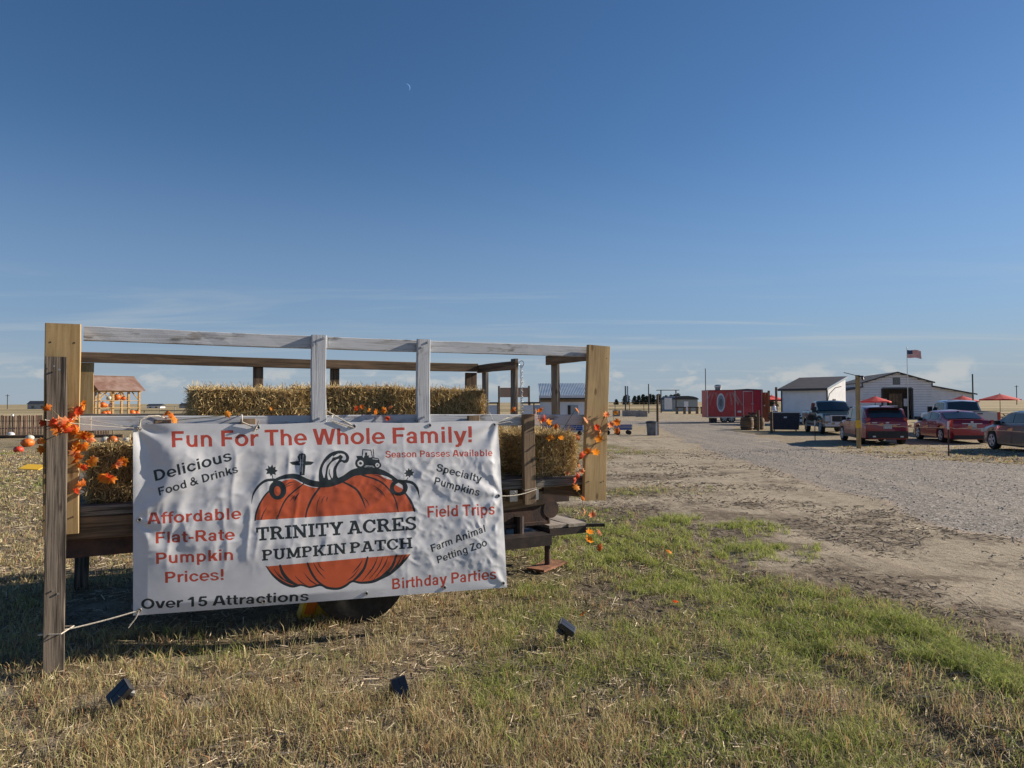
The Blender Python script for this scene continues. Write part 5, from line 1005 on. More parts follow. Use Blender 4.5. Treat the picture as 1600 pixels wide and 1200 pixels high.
def make_barn():
    # local: x across the front (right), y into the building, origin front centre
    t = thing('barn', 'big white barn with black trim, dark open door and lean-to wings', 'barn', (41.0, 75.0, ZB), radians(-13))
    za, ze = 4.92, 3.86; w = 3.35; D = 12.; wl = 3.9; zl0, zl1 = 3.42, 2.60
    # lap boards on the front: built one by one, cut to the gable outline and round the openings
    def span(z):
        hw = w if z < ze else w*(za-z)/(za-ze); l = r = hw
        if z < zl1: l = r = w+wl
        elif z < zl0: l = r = w+wl*(zl0-z)/(zl0-zl1)
        return -l, r
    z = 0.
    while z < za-.05:
        z2 = min(z+.26, za); a, c = span(z+.13); cuts = [(a, c)]
        for x0, x1, q0, q1 in ((-1.42, 1.42, 0, 3.22), (-.40, .34, 3.62, 4.42)):
            if z < q1-.1 and z2 > q0+.1: cuts = [p for s in cuts for p in ((s[0], min(s[1], x0)), (max(s[0], x1), s[1])) if p[1]-p[0] > .05]
        for a, c in cuts:
            b = MB(); b.box(((a+c)/2, -.02, (z+z2)/2), (c-a, .035, z2-z-.028), rx=-.06); b.build('siding_board', 'wall_white', t)
        z = z2
    b = MB(); b.prism([(-w, 0), (-w, ze), (0, za-.02), (w, ze), (w, 0), (1.45, 0), (1.45, 3.25), (-1.45, 3.25), (-1.45, 0)], .03, .12, 'y'); b.build('front_wall', 'slate', t)
    b = MB()
    b.bx(-w-.02, -w+.1, .13, D, 0, ze-.05); b.bx(w-.1, w+.02, .13, D, 0, ze-.05); b.bx(-w, w, D, D+.1, 0, ze); b.build('side_wall', 'wall_white', t)
    for s in (-1, 1):
        b = MB(); b.prism([(s*w, 0), (s*w, zl0-.03), (s*(w+wl), zl1-.03), (s*(w+wl), 0)], .03, D, 'y'); b.build('lean_to', 'wall_white', t)
        b = MB(); b.prism([(0, za), (s*(w+.22), ze-.06), (s*(w+.22), ze+.04), (0, za+.10)], -.35, D+.3, 'y'); b.build('roof', 'roof_dark', t)
        b = MB(); b.prism([(s*(w+.03), zl0), (s*(w+wl+.25), zl1-.05), (s*(w+wl+.25), zl1+.04), (s*(w+.03), zl0+.09)], -.35, D+.3, 'y'); b.build('lean_to_roof', 'roof_dark', t)
        b = MB(); b.prism([(0, za-.02), (s*(w+.22), ze-.1), (s*(w+.22), ze+.03), (0, za+.11)], -.40, -.355, 'y'); b.build('rake_trim', 'trim_dark', t)
        b = MB(); b.prism([(s*(w+.03), zl0-.05), (s*(w+wl+.25), zl1-.10), (s*(w+wl+.25), zl1+.03), (s*(w+.03), zl0+.1)], -.40, -.355, 'y'); b.build('rake_trim', 'trim_dark', t)
        b = MB(); b.bx(s*(w-.02), s*(w+.10), -.06, .02, zl0+.08, ze-.08); b.build('corner_trim', 'trim_dark', t)
        b = MB(); b.bx(s*(w+wl-.1), s*(w+wl+.03), -.06, .02, 0, zl1-.12); b.build('corner_trim', 'trim_dark', t)
    b = MB(); b.bx(-1.40, 1.40, .7, .8, 0, 3.2); b.build('doorway_dark_panel', 'dark_in', t)  # dark panel stands in for the unlit barn interior
    for x in (-1.46, 1.46): b = MB(); b.bx(x-.09, x+.09, -.08, .03, 0, 3.26); b.build('door_frame', 'trim_dark', t)
    b = MB(); b.bx(-1.37, 1.37, -.08, .03, 3.16, 3.28); b.build('door_frame', 'trim_dark', t)
    for i in range(4): b = MB(); b.bx(-.62+i*.33, -.33+i*.33, .55, .62, .1, 2.7); b.build('inner_door_board', 'inner_wood', t)
    for x in (-1.05, .95): b = MB(); b.bx(x-.17, x+.17, .45, .5, 1.35, 2.15); b.build('white_window', 'white', t)  # plain white panels stand for lit windows, nothing glows
    for i in (0, 1):
        for j in (0, 1): b = MB(); b.bx(-.36+i*.36, -.05+i*.36, -.02, .02, 3.68+j*.36, 4.0+j*.36); b.build('window_pane', 'tint', t)
    b = MB(); b.bx(-.42, .36, -.015, .028, 3.62, 4.42); b.build('window_frame', 'grey', t)
    # long dark fascia and base
    b = MB(); b.bx(-w-wl, -1.6, -.05, .0, 0, .25); b.bx(1.6, w+wl, -.05, .0, 0, .25); b.build('base_trim', 'trim_dark', t)
make_barn()
def make_shed():
    # local x along the eave facing the camera, y back
    t = thing('shed', 'white shed with a dark sloping roof left of the barn', 'shed', (24.25, 58.5, ZB), radians(-48))
    b = MB(); b.bx(-1.93, 1.93, 0, .1, 0, 2.95); b.build('front_wall', 'wall_white', t)
    b = MB(); b.prism([(0.12, 0), (0.12, 2.95), (3.4, 3.86), (3.4, 0)], 1.85, 1.93, 'x'); b.build('side_wall', 'white', t)
    b = MB(); b.prism([(0.12, 0), (0.12, 2.95), (3.4, 3.86), (3.4, 0)], -1.93, -1.85, 'x'); b.build('side_wall', 'white', t)
    b = MB(); b.bx(-1.93, 1.93, 3.4, 3.5, 0, 3.86); b.build('rear_wall', 'wall_white', t)
    b = MB(); b.prism([(-.35, 2.88), (3.6, 3.93), (3.6, 4.02), (-.35, 2.97)], -2.10, 2.08, 'x'); b.build('roof', 'roof_dark', t)
    b = MB(); b.bx(-2.10, 2.08, -.39, -.355, 2.80, 2.98); b.build('fascia', 'trim_dark', t)
    b = MB(); b.prism([(-.35, 2.80), (3.6, 3.86), (3.6, 4.05), (-.35, 2.99)], 2.085, 2.13, 'x'); b.build('rake_trim', 'bright_metal', t)
    for x in (-1.94, 1.94): b = MB(); b.bx(x-.05, x+.05, -.05, .02, 0, 2.8); b.build('corner_trim', 'trim_dark', t)
    b = MB(); b.bx(1.94, 1.97, 1.0, 1.5, 1.6, 2.1); b.build('window', 'tint', t)
    b = MB(); b.tube([(2.0, -.1, 1.9), (2.2, -.2, 2.5), (2.5, .2, 3.0), (2.8, .6, 3.1)], .03, 5); b.build('bracket', 'trim_dark', t)
    b = MB(); b.bx(-1.9, 1.9, -.04, -.005, 0, .22); b.build('base_trim', 'trim_dark', t)

make_shed()
def make_trailer():
    t = thing('food_trailer', 'red food concession trailer with a roof vent and a grey oval emblem', 'trailer', (20.3, 64.2, ZB), radians(-3))
    L, D, z0, z1 = 4.95, 2.3, .48, 2.98
    b = MB(); b.bx(-L/2, 0, 0, D, z0, z1); b.build('body', 'trailer_pale', t); b = MB(); b.bx(.003, L/2-.05, 0, D, z0, z1); b.build('body', 'trailer_red', t)
    b = MB(); b.prism([(-L/2-.03, z1), (-.2, z1+.02), (1.1, z1+.10), (L/2, z1+.03), (L/2, z1-.03), (-L/2-.03, z1-.03)], -.04, D+.04, 'y'); b.build('roof', 'trim_dark', t)
    b = MB(); b.bx(-L/2, L/2-.05, -.03, -.002, z0-.02, z0+.06); b.build('bottom_rail', 'steel', t)
    for x in (-L/2+.03, .02, L/2-.06): b = MB(); b.bx(x-.03, x+.03, -.03, -.002, z0+.06, z1-.04); b.build('corner_post', 'steel', t)
    b = MB(); b.bx(.78, 1.58, -.028, -.002, z0+.10, z1-.16); b.build('door', 'trailer_red', t)
    for x, w_, a, c in ((.76, .04, z0+.1, z1-.16), (1.60, .04, z0+.1, z1-.16)): b = MB(); b.bx(x-.02, x+.02, -.04, -.002, a, c); b.build('door_frame', 'steel', t)
    b = MB(); b.bx(.74, 1.62, -.04, -.002, z1-.16, z1-.11); b.build('door_frame', 'steel', t)
    b = MB(); b.bx(1.45, 1.68, -.09, -.03, 1.68, 1.74); b.build('door_handle', 'steel', t); b = MB(); b.bx(.24, .56, -.03, -.002, .92, 1.08); b.build('notice_plate', 'white', t)
    # printed oval emblem, and pale slanting streaks laid flat on the paler half
    for i, (r, m, y) in enumerate(((1., 'white', -.012), (.78, 'slate', -.018), (.42, 'grey', -.024))):
        b = MB(); b.prism([(-1.25+.37*r*cos(a), 1.83+.86*r*sin(a)) for a in np.linspace(0, 2*pi, 25)[:-1]], y, -.002, 'y'); b.build(('emblem_ring', 'emblem_field', 'emblem_figure')[i], m, t)
    for i, (x, s) in enumerate(((-2.25, .12), (-2.0, .08), (-1.78, -.08), (-.72, .10), (-.5, -.04), (-.3, -.14), (-.12, -.18))):
        b = MB(); b.prism([(x, 2.75), (x+.17, 2.75), (x+.13-s*4, 1.6+.1*(i % 3)), (x+.03-s*4, 1.55)], -.008, -.002, 'y'); b.build('pale_streak', 'trailer_streak', t)
    b = MB(); b.lathe([(.26, 0), (.30, .25), (.34, .28), (.34, .42), (.24, .50), (.1, .52)], (-1.25, 1.0, z1), 14, 'z'); b.build('roof_vent', 'steel', t, smooth=True)
    for x in (-.95, -.30): wheel(t, x, .12, .36, -1, 'steel')
    b = MB(); b.bx(-2.15, -1.6, .1, .9, .05, .42); b.build('step_box', 'rust', t); b = MB(); b.bx(.9, 2.2, .3, .5, .25, .42); b.build('underframe', 'black', t)
    for x in (1.0, 2.0): b = MB(); b.bx(x-.05, x+.05, .3, .4, 0, .3); b.build('jack_stand', 'black', t)
make_trailer()
def make_dumpster():
    t = thing('dumpster', 'dark blue steel dumpster with a black lid beside the wooden post', 'dumpster', (17.55, 45.3, ZB), radians(-24))
    b = MB(); b.prism([(-.80, .12), (-.88, 1.15), (.88, 1.15), (.80, .12)], -.5, .5, 'y'); b.build('bin', 'dump_blue', t)
    for i in range(5): x = -.62+i*.31; b = MB(); b.bx(x-.03, x+.03, -.54, -.502, .2, 1.08); b.build('rib', 'dump_blue', t)
    b = MB(); b.box((0, 0, 1.19), (1.86, 1.1, .05), rx=.04); b.build('lid', 'black', t); b = MB(); b.bx(-.97, .97, -.52, -.42, 1.0, 1.08); b.build('rim', 'dump_blue', t)
    for s in (-1, 1): b = MB(); b.bx(s*.90, s*1.0, -.45, .2, .8, .92); b.build('fork_pocket', 'black', t)
    b = MB(); b.bx(-.05, .13, -.56, -.545, .86, .96); b.build('sticker', 'white', t)
    for s in (-1, 1): b = MB(); b.cyl((s*.62, -.35, .07), (s*.68, -.35, .07), .07, n=12); b.build('caster', 'black', t)
make_dumpster()
def umbrella(x, y, label, h=2.35, r=1.35):
    t = thing('patio_umbrella', label, 'umbrella', (x, y, ZB), random.random(), 'red patio umbrellas')
    b = MB(); n = 8; vs = [(0, 0, h)]
    for k in range(n*2):
        a = pi*k/n; q = r*(1 if k % 2 == 0 else .94); vs.append((q*cos(a), q*sin(a), h-.48-(0 if k % 2 == 0 else -.03)))
    for k in range(n*2): a = pi*k/n; q = r*.985; vs.append((q*cos(a), q*sin(a), h-.58))
    m = n*2; b._a(vs, [(0, 1+k, 1+(k+1) % m) for k in range(m)]+[(1+k, 1+m+k, 1+m+(k+1) % m, 1+(k+1) % m) for k in range(m)]); b.build('canopy', 'umbrella', t, norm=False)
    b = MB(); b.cyl((0, 0, 0), (0, 0, h+.08), .025, n=8); b.build('pole', 'trim_dark', t)
    for k in range(4): a = pi*k/4; b = MB(); b.beam((-.9*r*cos(a), -.9*r*sin(a), h-.45), (.9*r*cos(a), .9*r*sin(a), h-.45), .015, .015); b.build('rib', 'trim_dark', t)
    return t
umbrella(33.0, 64.0, 'red patio umbrella in front of the left wing of the barn'); umbrella(40.6, 63.5, 'red patio umbrella peeking over the silver pickup truck'); umbrella(43.3, 62.5, 'red patio umbrella standing alone at the far right', 2.5, 1.6); umbrella(26.1, 72.5, 'red patio umbrella between the wooden posts left of the shed', 2.5, 1.5); umbrella(28.0, 76, 'small red patio umbrella just left of the shed wall', 2.6, 1.3)
def picnic(x, y, label, rz=0.):
    t = thing('picnic_table', label, 'picnic table', (x, y, ZB), rz, 'wooden picnic tables')
    for i in range(4): b = MB(); b.box((0, -.33+i*.22, .74), (1.8, .2, .04)); b.build('top_plank', 'grey_wood', t)
    for s in (-1, 1):
        b = MB(); b.box((0, s*.72, .44), (1.8, .25, .04)); b.build('bench', 'grey_wood', t)
        b = MB(); b.beam((s*.65, -.6, 0), (s*.65, .28, .74), .08, .05); b.beam((s*.65+.05, .6, 0), (s*.65+.05, -.28, .74), .08, .05); b.beam((s*.65, -.75, .41), (s*.65, .75, .41), .05, .08); b.build('leg_frame', 'brown_wood', t)
picnic(44.6, 63.0, 'grey wooden picnic table under the lone red umbrella at the right', .3); picnic(27.2, 71.2, 'grey wooden picnic table among the posts left of the shed')
def pole(name, x, y, h, r, label, mat='brown_wood', cat='post', group=None, lean=0.):
    z = float(gh(x, y)); b = MB(); b.cyl((0, 0, -.05), (lean, 0, h), r, r*.92, 10); o = b.build(name, mat, None, smooth=True); o.location = (x, y, z); return tag(o, label, cat, group)
# lamp post with the arm, by the maroon car
z = float(gh(13.8, 28.1)); t = thing('lamp_post', 'square brown wooden post with a thin metal arm and a yellow band', 'post', (13.8, 28.1, z), radians(8))
board('post', (0, 0, -.05), (.0, 0, 2.92), 0.125, .12, 'pine', t, wd=(1, 0, 0)); b = MB(); b.bx(-.075, .075, -.075, .075, .82, 1.12); b.build('yellow_band', 'yellow', t)
b = MB(); b.beam((-.60, -.02, 3.02), (.08, -.06, 2.86), .04, .02); b.build('arm', 'dark_steel', t); b = MB(); b.box((.10, -.08, 2.86), (.14, .08, .07)); b.cyl((.14, -.1, 2.8), (.14, -.16, 2.72), .05, .03, 8); b.build('lamp', 'dark_steel', t)
for x, y, h, lb, s in ((14.04, 22.7, .86, 'thin dark fence stake with a white top beside the dark red sedan', 0), (14.9, 34.7, .72, 'thin fence stake with a white top in front of the green pickup', 1)):
    z = float(gh(x, y)); t = thing('fence_stake', lb, 'stake', (x, y, z), 0, 'rope line stakes'); b = MB(); b.bx(-.018, .018, -.012, .012, -.05, h); b.build('stake', 'dark_steel', t); b = MB(); b.bx(-.024, .024, -.018, .018, h, h+.26); b.build('white_tip', 'white', t)
def line(a, b_, s, label, n=24):
    a = Vector(a); b_ = Vector(b_); b = MB(); P = [a.lerp(b_, i/n)-Vector((0, 0, s*4*(i/n)*(1-i/n)+random.uniform(-.02, .02))) for i in range(n+1)]; b.tube(P, .012, 5)
    t = thing('marker_rope', label, 'rope', tuple(a), 0); o = b.build('cord', 'flag_rope', t); o.location = tuple(-a)
    for i in range(2, n-1, 4):
        b = MB(); p = P[i]; b._a([p, p+Vector((.16, 0, -.02)), p+Vector((.20, .03, .09)), p+Vector((.05, .03, .05))], [(0, 1, 2, 3)]); b._a([p+Vector((0, .012, 0)), p+Vector((.16, .012, -.02)), p+Vector((.20, .042, .09)), p+Vector((.05, .042, .05))], [(3, 2, 1, 0)]); o = b.build('flag_strip', 'flag_tape', t); o.location = tuple(-a)
z1 = float(gh(14.9, 34.7))+.95; z2 = float(gh(13.8, 28.1))+1.0; z3 = float(gh(14.04, 22.7))+.92
line((14.9, 34.7, z1), (13.8, 28.0, z2), .12, 'orange tape line sagging between the far stake and the wooden post'); line((13.8, 28.0, z2), (14.04, 22.7, z3), .05, 'tan tape line from the wooden post to the near stake'); line((14.04, 22.7, z3), (16.5, 15.5, z3+.1), .08, 'tan tape line running from the near stake out of the picture')
# flagpole
t = thing('flagpole', 'thin grey flagpole in front of the barn flying a flag', 'flagpole', (40.8, 72.6, ZB)); b = MB(); b.cyl((0, 0, 0), (0, 0, 7.35), .045, .028, 10); b.build('pole', 'steel', t); b = MB(); b.lathe([(.01, 0), (.06, .05), (.01, .11)], (0, 0, 7.35), 10); b.build('finial', 'steel', t)
def flag():
    nx, nz = 26, 13; L, Hh = 1.5, .80; vs = []; 
    for j in range(nz+1):
        for i in range(nx+1):
            s = i/nx; q = j/nz; vs.append((s*L, .10*sin(s*8+q*1.5)*s, 7.2-q*Hh-.22*s*L*(.35)-.04*sin(s*7+.5)))
    fs = []; mi = []
    for j in range(nz):
        for i in range(nx): k = j*(nx+1)+i; fs.append((k, k+1, k+nx+2, k+nx+1)); mi.append(2 if (i < 10 and j < 7) else (0 if j % 2 == 0 else 1))
    b = MB(); b._a(vs, fs); b.mi = mi; o = b.build('stars_and_stripes', ['flag_red', 'flag_white', 'flag_blue'], t, smooth=True, norm=False)
    s_ = MB()
    for r in range(9):
        for c in range(6 if r % 2 == 0 else 5):
            x = .05+(c+(.5 if r % 2 else 0))*.095; z = 7.16-r*.047; y = .10*sin(x/L*8+(7.2-z)/Hh*1.5)*x/L
            s_._a([(x+.014*(1 if a % 2 == 0 else .4)*cos(a*pi/5+pi/2), y-.006, z-.22*x*.35-.04*sin(x/L*7+.5)+.014*(1 if a % 2 == 0 else .4)*sin(a*pi/5+pi/2)) for a in range(10)], [tuple(range(10))])
    s_.build('star_field', 'flag_white', o, kind='stuff')
flag()
# posts, fences and small things in the middle distance
pole('timber_post', 8.42, 40.8, 2.35, .075, 'tall brown timber post standing behind the grey trash can', group=None)
t = thing('trash_can', 'grey ribbed trash can with a dark lid at the roadside', 'trash can', (8.05, 40.7, ZB)); b = MB(); b.lathe([(.24, 0), (.26, .02), (.28, .35), (.31, .72)], (0, 0, 0), 20); b.build('can', 'grey', t, smooth=True); b = MB(); b.lathe([(.34, .70), (.35, .76), (.25, .82), (.05, .84)], (0, 0, 0), 20); b.build('lid', 'trim_dark', t, smooth=True)
b = MB(); b.bx(-.05, .05, -.06, .06, 0, .74); o = b.build('short_post', 'white', None); o.location = (8.28, 40.5, ZB); tag(o, 'short pale post leaning on the tall timber post', 'post')
for x, y, h, r, lb in ((16.19, 46.4, 1.35, .09, 'thick grey wooden post beside the log planters'), (16.0, 43.5, 1.3, .09, 'weathered wooden post left of the dumpster'), (19.0, 118., 4.6, .12, 'distant dark post by the pale blue banner pole'), (22.7, 117., 4.9, .10, 'distant thin black post right of the tree row'), (39.6, 60.5, 4.2, .06, 'tall thin grey pole right of the barn'), (38.2, 61, 1.9, .07, 'short dark post right of the silver pickup'), (40.5, 62, 1.9, .07, 'short dark post below the tall thin pole'), (30.8, 112, 7.2, .07, 'far thin pole left of the grey metal building')):
    pole('wooden_post', x, y, h, r, lb, 'brown_wood' if h < 4 else 'trim_dark')
b = MB(); b.bx(-.12, .12, -.02, .02, 2.0, 4.6); o = b.build('feather_flag', 'banner_blue', None); o.location = (19.35, 118, ZB); tag(o, 'narrow pale blue banner on the distant post', 'banner')
for i, (x, y, r, h, lb) in enumerate(((15.85, 47.6, .45, .85, 'low brown log planter left of the thick grey post'), (16.9, 48.4, .42, .80, 'round brown planter barrel beside the grey post'), (16.9, 49.6, .40, 1.0, 'taller dark red planter box behind the barrels'))):
    t = thing('planter_barrel', lb, 'planter', (x, y, ZB), 0, 'wooden planters by the road'); b = MB(); b.lathe([(r*.85, 0), (r, h*.5), (r*.88, h)], (0, 0, 0), 16); b.build('staves', 'brown_wood', t, smooth=True)
    for zz in (.2, .8): b = MB(); b.torus((0, 0, h*zz), r*.96, .02, n=18, k=5); b.build('hoop', 'dark_steel', t)
    b = MB(); random.seed(i)
    for k in range(40): a = random.random()*6.3; q = random.random()*r*.8; b.tube([(q*cos(a)*.5, q*sin(a)*.5, h-.02), (q*cos(a), q*sin(a), h+.03+random.random()*.15)], .02, 3)
    b.build('dead_plant', 'dark_in', t, kind='stuff')
random.seed(12)
# brown plank door panel with a round handle, and the beam to its left
t = thing('cutout_panel', 'tall reddish brown plank panel with two holes beside the red trailer', 'sign panel', (22.9, 64.5, ZB), radians(-10))
for i in range(4): board('plank', (-.43+i*.29, 0, .05), (-.43+i*.29, 0, 2.75), .28, .04, 'door_brown', t, wd=(1, 0, 0))
for x, m in ((-.14, 'black'), (.20, 'white')): b = MB(); b.cyl((x, -.04, 1.55), (x, -.025, 1.55), .07, n=12); b.build('hole', m, t)
b = MB(); b.bx(-.72, -.60, -.06, .06, 0, 2.85); b.build('frame_post', 'dark_in', t); b = MB(); b.bx(-2.5, -.73, -.04, .04, 2.55, 2.72); b.build('cross_beam', 'rust', t)
# wooden play frame left of the shed
t = thing('play_structure', 'dark wooden post frame in front of the umbrellas left of the shed', 'frame', (25.6, 70.5, ZB))
for x, h in ((-.6, 3.1), (.1, 3.0), (.85, 3.35), (1.5, 3.0)): b = MB(); b.bx(x-.09, x+.09, -.09, .09, 0, h); b.build('post', 'brown_wood', t)
b = MB(); b.bx(-.5, 1.4, -.05, .05, 1.95, 2.1); b.build('cross_beam', 'dark_in', t)
# blue pull wagons
def cart(x, y, rz, label):
    z = float(gh(x, y)); t = thing('pull_wagon', label, 'pull wagon', (x, y, z), rz, 'blue pull wagons in a row')
    for zz in (.36, .46, .56):
        for s in (-1, 1): b = MB(); b.bx(-.5, .5, s*.25-.012, s*.25+.012, zz-.035, zz+.035); b.build('side_slat', 'blue', t)
        for s in (-1, 1): b = MB(); b.bx(s*.5-.012, s*.5+.012, -.235, .235, zz-.035, zz+.035); b.build('end_slat', 'blue', t)
    b = MB(); b.bx(-.49, .49, -.23, .23, .29, .32); b.build('bed', 'blue', t)
    for sx in (-.33, .33):
        for sy in (-.27, .27): b = MB(); b.lathe([(.05, -.04), (.12, -.05), (.135, 0), (.12, .05), (.05, .04)], (sx, sy, .135), 14, 'y'); b.build('wheel', 'tyre', t, smooth=True)
    b = MB(); b.tube([(-.5, 0, .25), (-.7, 0, .5), (-.78, 0, .85)], .014, 6); b.tube([(-.78, -.08, .85), (-.78, .08, .85)], .014, 6); b.build('handle', 'black', t)
for x, y, a, lb in ((6.55, 41.7, 0, 'blue pull wagon at the right end of the row'), (5.3, 41.9, .1, 'blue pull wagon half hidden by the right corner board'), (3.6, 41.0, 3.0, 'blue pull wagon seen below the middle rail by the hanging chain'), (2.2, 41.4, .2, 'blue pull wagon furthest left in the row')): cart(x, y, a, lb)
# concrete blocks and far clutter
for i, (x, y, w_) in enumerate(((15.75, 95, 1.7), (16.8, 91.5, 1.4), (14.2, 96, .9))):
    b = MB(); b.bx(-w_/2, w_/2, -.4, .4, 0, .8); b.bx(-w_/4, -w_/4+.3, -.42, .42, .78, .86); o = b.build('concrete_block', 'concrete', None); o.location = (x, y, ZB); tag(o, ('left of the two pale concrete blocks in the far lot', 'right of the two pale concrete blocks in the far lot', 'dark low concrete block half hidden by the wagon board')[i], 'concrete block', 'concrete blocks')
def rails_fence(P0, P1, n, h, label, name='wire_fence', mat='brown_wood', rails=3, pr=.06, rr=.012):
    P0 = Vector(P0); P1 = Vector(P1); t = thing(name, label, 'fence', (P0.x, P0.y, ZB)); d = P1-P0
    for i in range(n+1): p = d*i/n; b = MB(); b.cyl((p.x, p.y, 0), (p.x, p.y, h), pr, n=7); b.build('post', mat, t)
    for k in range(rails): zz = h*(.3+.65*k/max(1, rails-1)); b = MB(); b.tube([(0, 0, zz), (d.x, d.y, zz)], rr, 4); b.build('rail', mat, t)
rails_fence((8, 128), (30, 132), 8, 1.9, 'long wire fence with dark posts in front of the distant tree row', rr=.05)
rails_fence((-75, 150), (-30, 150), 14, 1.5, 'distant pale rail fence behind the pumpkin pavilion', 'rail_fence', 'stake_paint', 2, .08, .07)
rails_fence((-60, 96), (-22, 99), 12, 1.1, 'far wooden fence between the pavilion and the wagon', 'rail_fence', 'stake_wood', 2, .08, .05)
t = thing('sign_frame', 'distant timber sign frame with a small white board left of the red trailer', 'sign', (27.4, 122, ZB))
for x in (-1.6, 1.0): b = MB(); b.bx(x-.08, x+.08, -.08, .08, 0, 4.0); b.build('post', 'rust', t)
b = MB(); b.bx(-2.4, 1.6, -.06, .06, 3.88, 4.0); b.build('beam', 'trim_dark', t); b = MB(); b.bx(-1.0, .3, -.05, .05, .6, 2.6); b.build('board', 'white', t)
t = thing('grey_barn', 'distant grey metal building with a curved dark roof left of the red trailer', 'building', (34.5, 140, ZB), radians(12))
b = MB(); b.bx(-2.6, 2.6, 0, 6, 0, 2.4); b.build('wall', 'slate', t); b = MB(); b.prism([(-2.8, 2.35)]+[(2.8*cos(a), 2.35+.75*sin(a)) for a in np.linspace(pi-.2, .2, 8)]+[(2.8, 2.35)], -.2, 6.2, 'y'); b.build('roof', 'trim_dark', t); b = MB(); b.bx(-.35, .55, -.05, -.005, 0, 2.0); b.build('door', 'wall_white', t)
for i in range(3):
    x = 26.8+i*2.0; t = thing('hay_table', ('low pallet table of hay under the grey building, left', 'low pallet table of hay under the grey building, middle', 'low pallet table of hay beside the red trailer')[i], 'table', (x, 112, ZB), 0, 'pallet tables'); b = MB(); b.bx(-.8, .8, -.4, .4, .95, 1.1); b.build('top', 'dark_in', t)
    for s in (-.6, .6): b = MB(); b.bx(s-.15, s+.15, -.3, .3, 0, .95); b.build('leg', 'stake_wood', t)
# booth, arches and sign seen through the wagon
t = thing('booth', 'small white booth with a pale blue metal roof seen through the wagon rails', 'booth', (3.25, 45, ZB))
b = MB(); b.bx(-1.4, 1.45, 0, 2., 0, 1.95); b.build('wall', 'wall_white', t); b = MB(); b.prism([(-.45, 2.28), (2.2, 3.14), (2.2, 3.20), (-.45, 2.36)], -1.52, 1.6, 'x'); b.build('roof', 'roof_blue', t); b = MB(); b.bx(-1.52, 1.6, -.5, -.455, 2.2, 2.36); b.build('roof_edge', 'white', t); b = MB(); b.prism([(0, 1.95), (0, 2.3), (2., 3.0), (2., 1.95)], -1.45, 1.45, 'x'); b.build('gable_wall', 'trim_dark', t)
b = MB(); b.bx(-1.45, 1.5, -.06, -.005, 1.95, 2.12); b.build('lintel', 'stake_wood', t); b = MB(); b.bx(-.62, -.30, -.03, -.004, 0, 1.85); b.build('door', 'black', t); b = MB(); b.bx(.30, .95, -.03, -.004, 1.05, 1.75); b.build('window', 'window_sky', t); b = MB(); b.bx(.30, .48, -.06, -.032, 1.05, 1.72); b.build('shutter', 'dark_in', t)
t = thing('photo_frame', 'tan board on two tall posts seen through the wagon opening', 'sign', (.15, 50, ZB))
for x in (-1.08, 1.05): b = MB(); b.bx(x-.07, x+.07, -.06, .06, 0, 3.1); b.build('post', 'stake_wood', t)
b = MB(); b.bx(-1.0, .98, -.03, .03, 2.3, 2.98); b.build('board', 'tan_board', t)
M2 = [(-1.35, 48, 'small pale framed board left of the tall tan sign'), (1.55, 47, 'grey white counter frame beside the booth'), (1.0, 44, 'white low table beside the booth')]
for x, y, lb in M2:
    t = thing('display_frame', lb, 'display', (x, y, ZB)); b = MB(); b.bx(-.32, .32, -.03, .03, .5, 1.75); b.build('board', 'wall_white', t)
    for s in (-.36, .36): b = MB(); b.bx(s-.04, s+.04, -.04, .04, 0, 1.85); b.build('post', 'stake_wood', t)
    b = MB(); b.bx(-.42, .42, -.05, .05, 1.85, 1.95); b.build('cap', 'dark_in', t)
# pumpkins
def pump_mesh(r, fl=.75):
    b = MB(); pr = []
    for i in range(9): a = -pi/2+pi*i/8; pr.append((max(.03, r*cos(a)), r*fl*(sin(a)+1)*(1-.10*(1 if i in (0, 8) else 0))))
    b.lathe(pr, (0, 0, 0), 30, 'z', fn=lambda a: 1-.07*abs(cos(a*5)))
    return b
def pumpkin(x, y, z, r, mat, label, group='pumpkins', fl=.78):
    t = thing('pumpkin', label, 'pumpkin', (x, y, z), random.random()*6, group); pump_mesh(r, fl).build('rind', mat, t, smooth=True)
    b = MB(); b.tube([(0, 0, r*fl*1.9), (.1*r, 0, r*fl*2.1), (.3*r, 0, r*fl*2.25)], [.14*r, .09*r, .07*r], 6); b.build('stem', 'stem', t); return t
FP = [(-22.2, 32.3, .29, 'pumpkin', 'large orange pumpkin on the grass left of the tan board'), (-23.1, 34.6, .22, 'pumpkin', 'smaller orange pumpkin behind the large one'), (-19.6, 28.0, .19, 'pumpkin_red', 'flat red pumpkin lying nearest on the left grass'), (-26.0, 38.0, .22, 'pumpkin_white', 'greenish white pumpkin by the fence log'), (-23.9, 36.2, .22, 'pumpkin_red', 'dark red pumpkin left of the tan board edge'), (-23.2, 35.2, .16, 'pumpkin', 'small pumpkin touching the tan board edge'), (-25.0, 38.6, .2, 'pumpkin_white', 'pale pumpkin behind the orange ones')]
for x, y, r, m, lb in FP: pumpkin(x, y, float(gh(x, y))-.02, r, m, lb, 'pumpkins on the left grass', .7)
LN = 'orange,white,pale orange,small orange,dark orange'.split(',')
for i in range(9):   # row seen under the middle rail at the left
    x = -20.3+i*.52; pumpkin(x, 34+.3*(i % 2), float(gh(x, 34)), .20+.03*(i % 3), ('pumpkin', 'pumpkin_white')[(i*3) % 2], 'pumpkin number %s from the left in the row seen under the white middle rail' % 'one two three four five six seven eight nine'.split()[i], 'row of pumpkins seen under the rail')
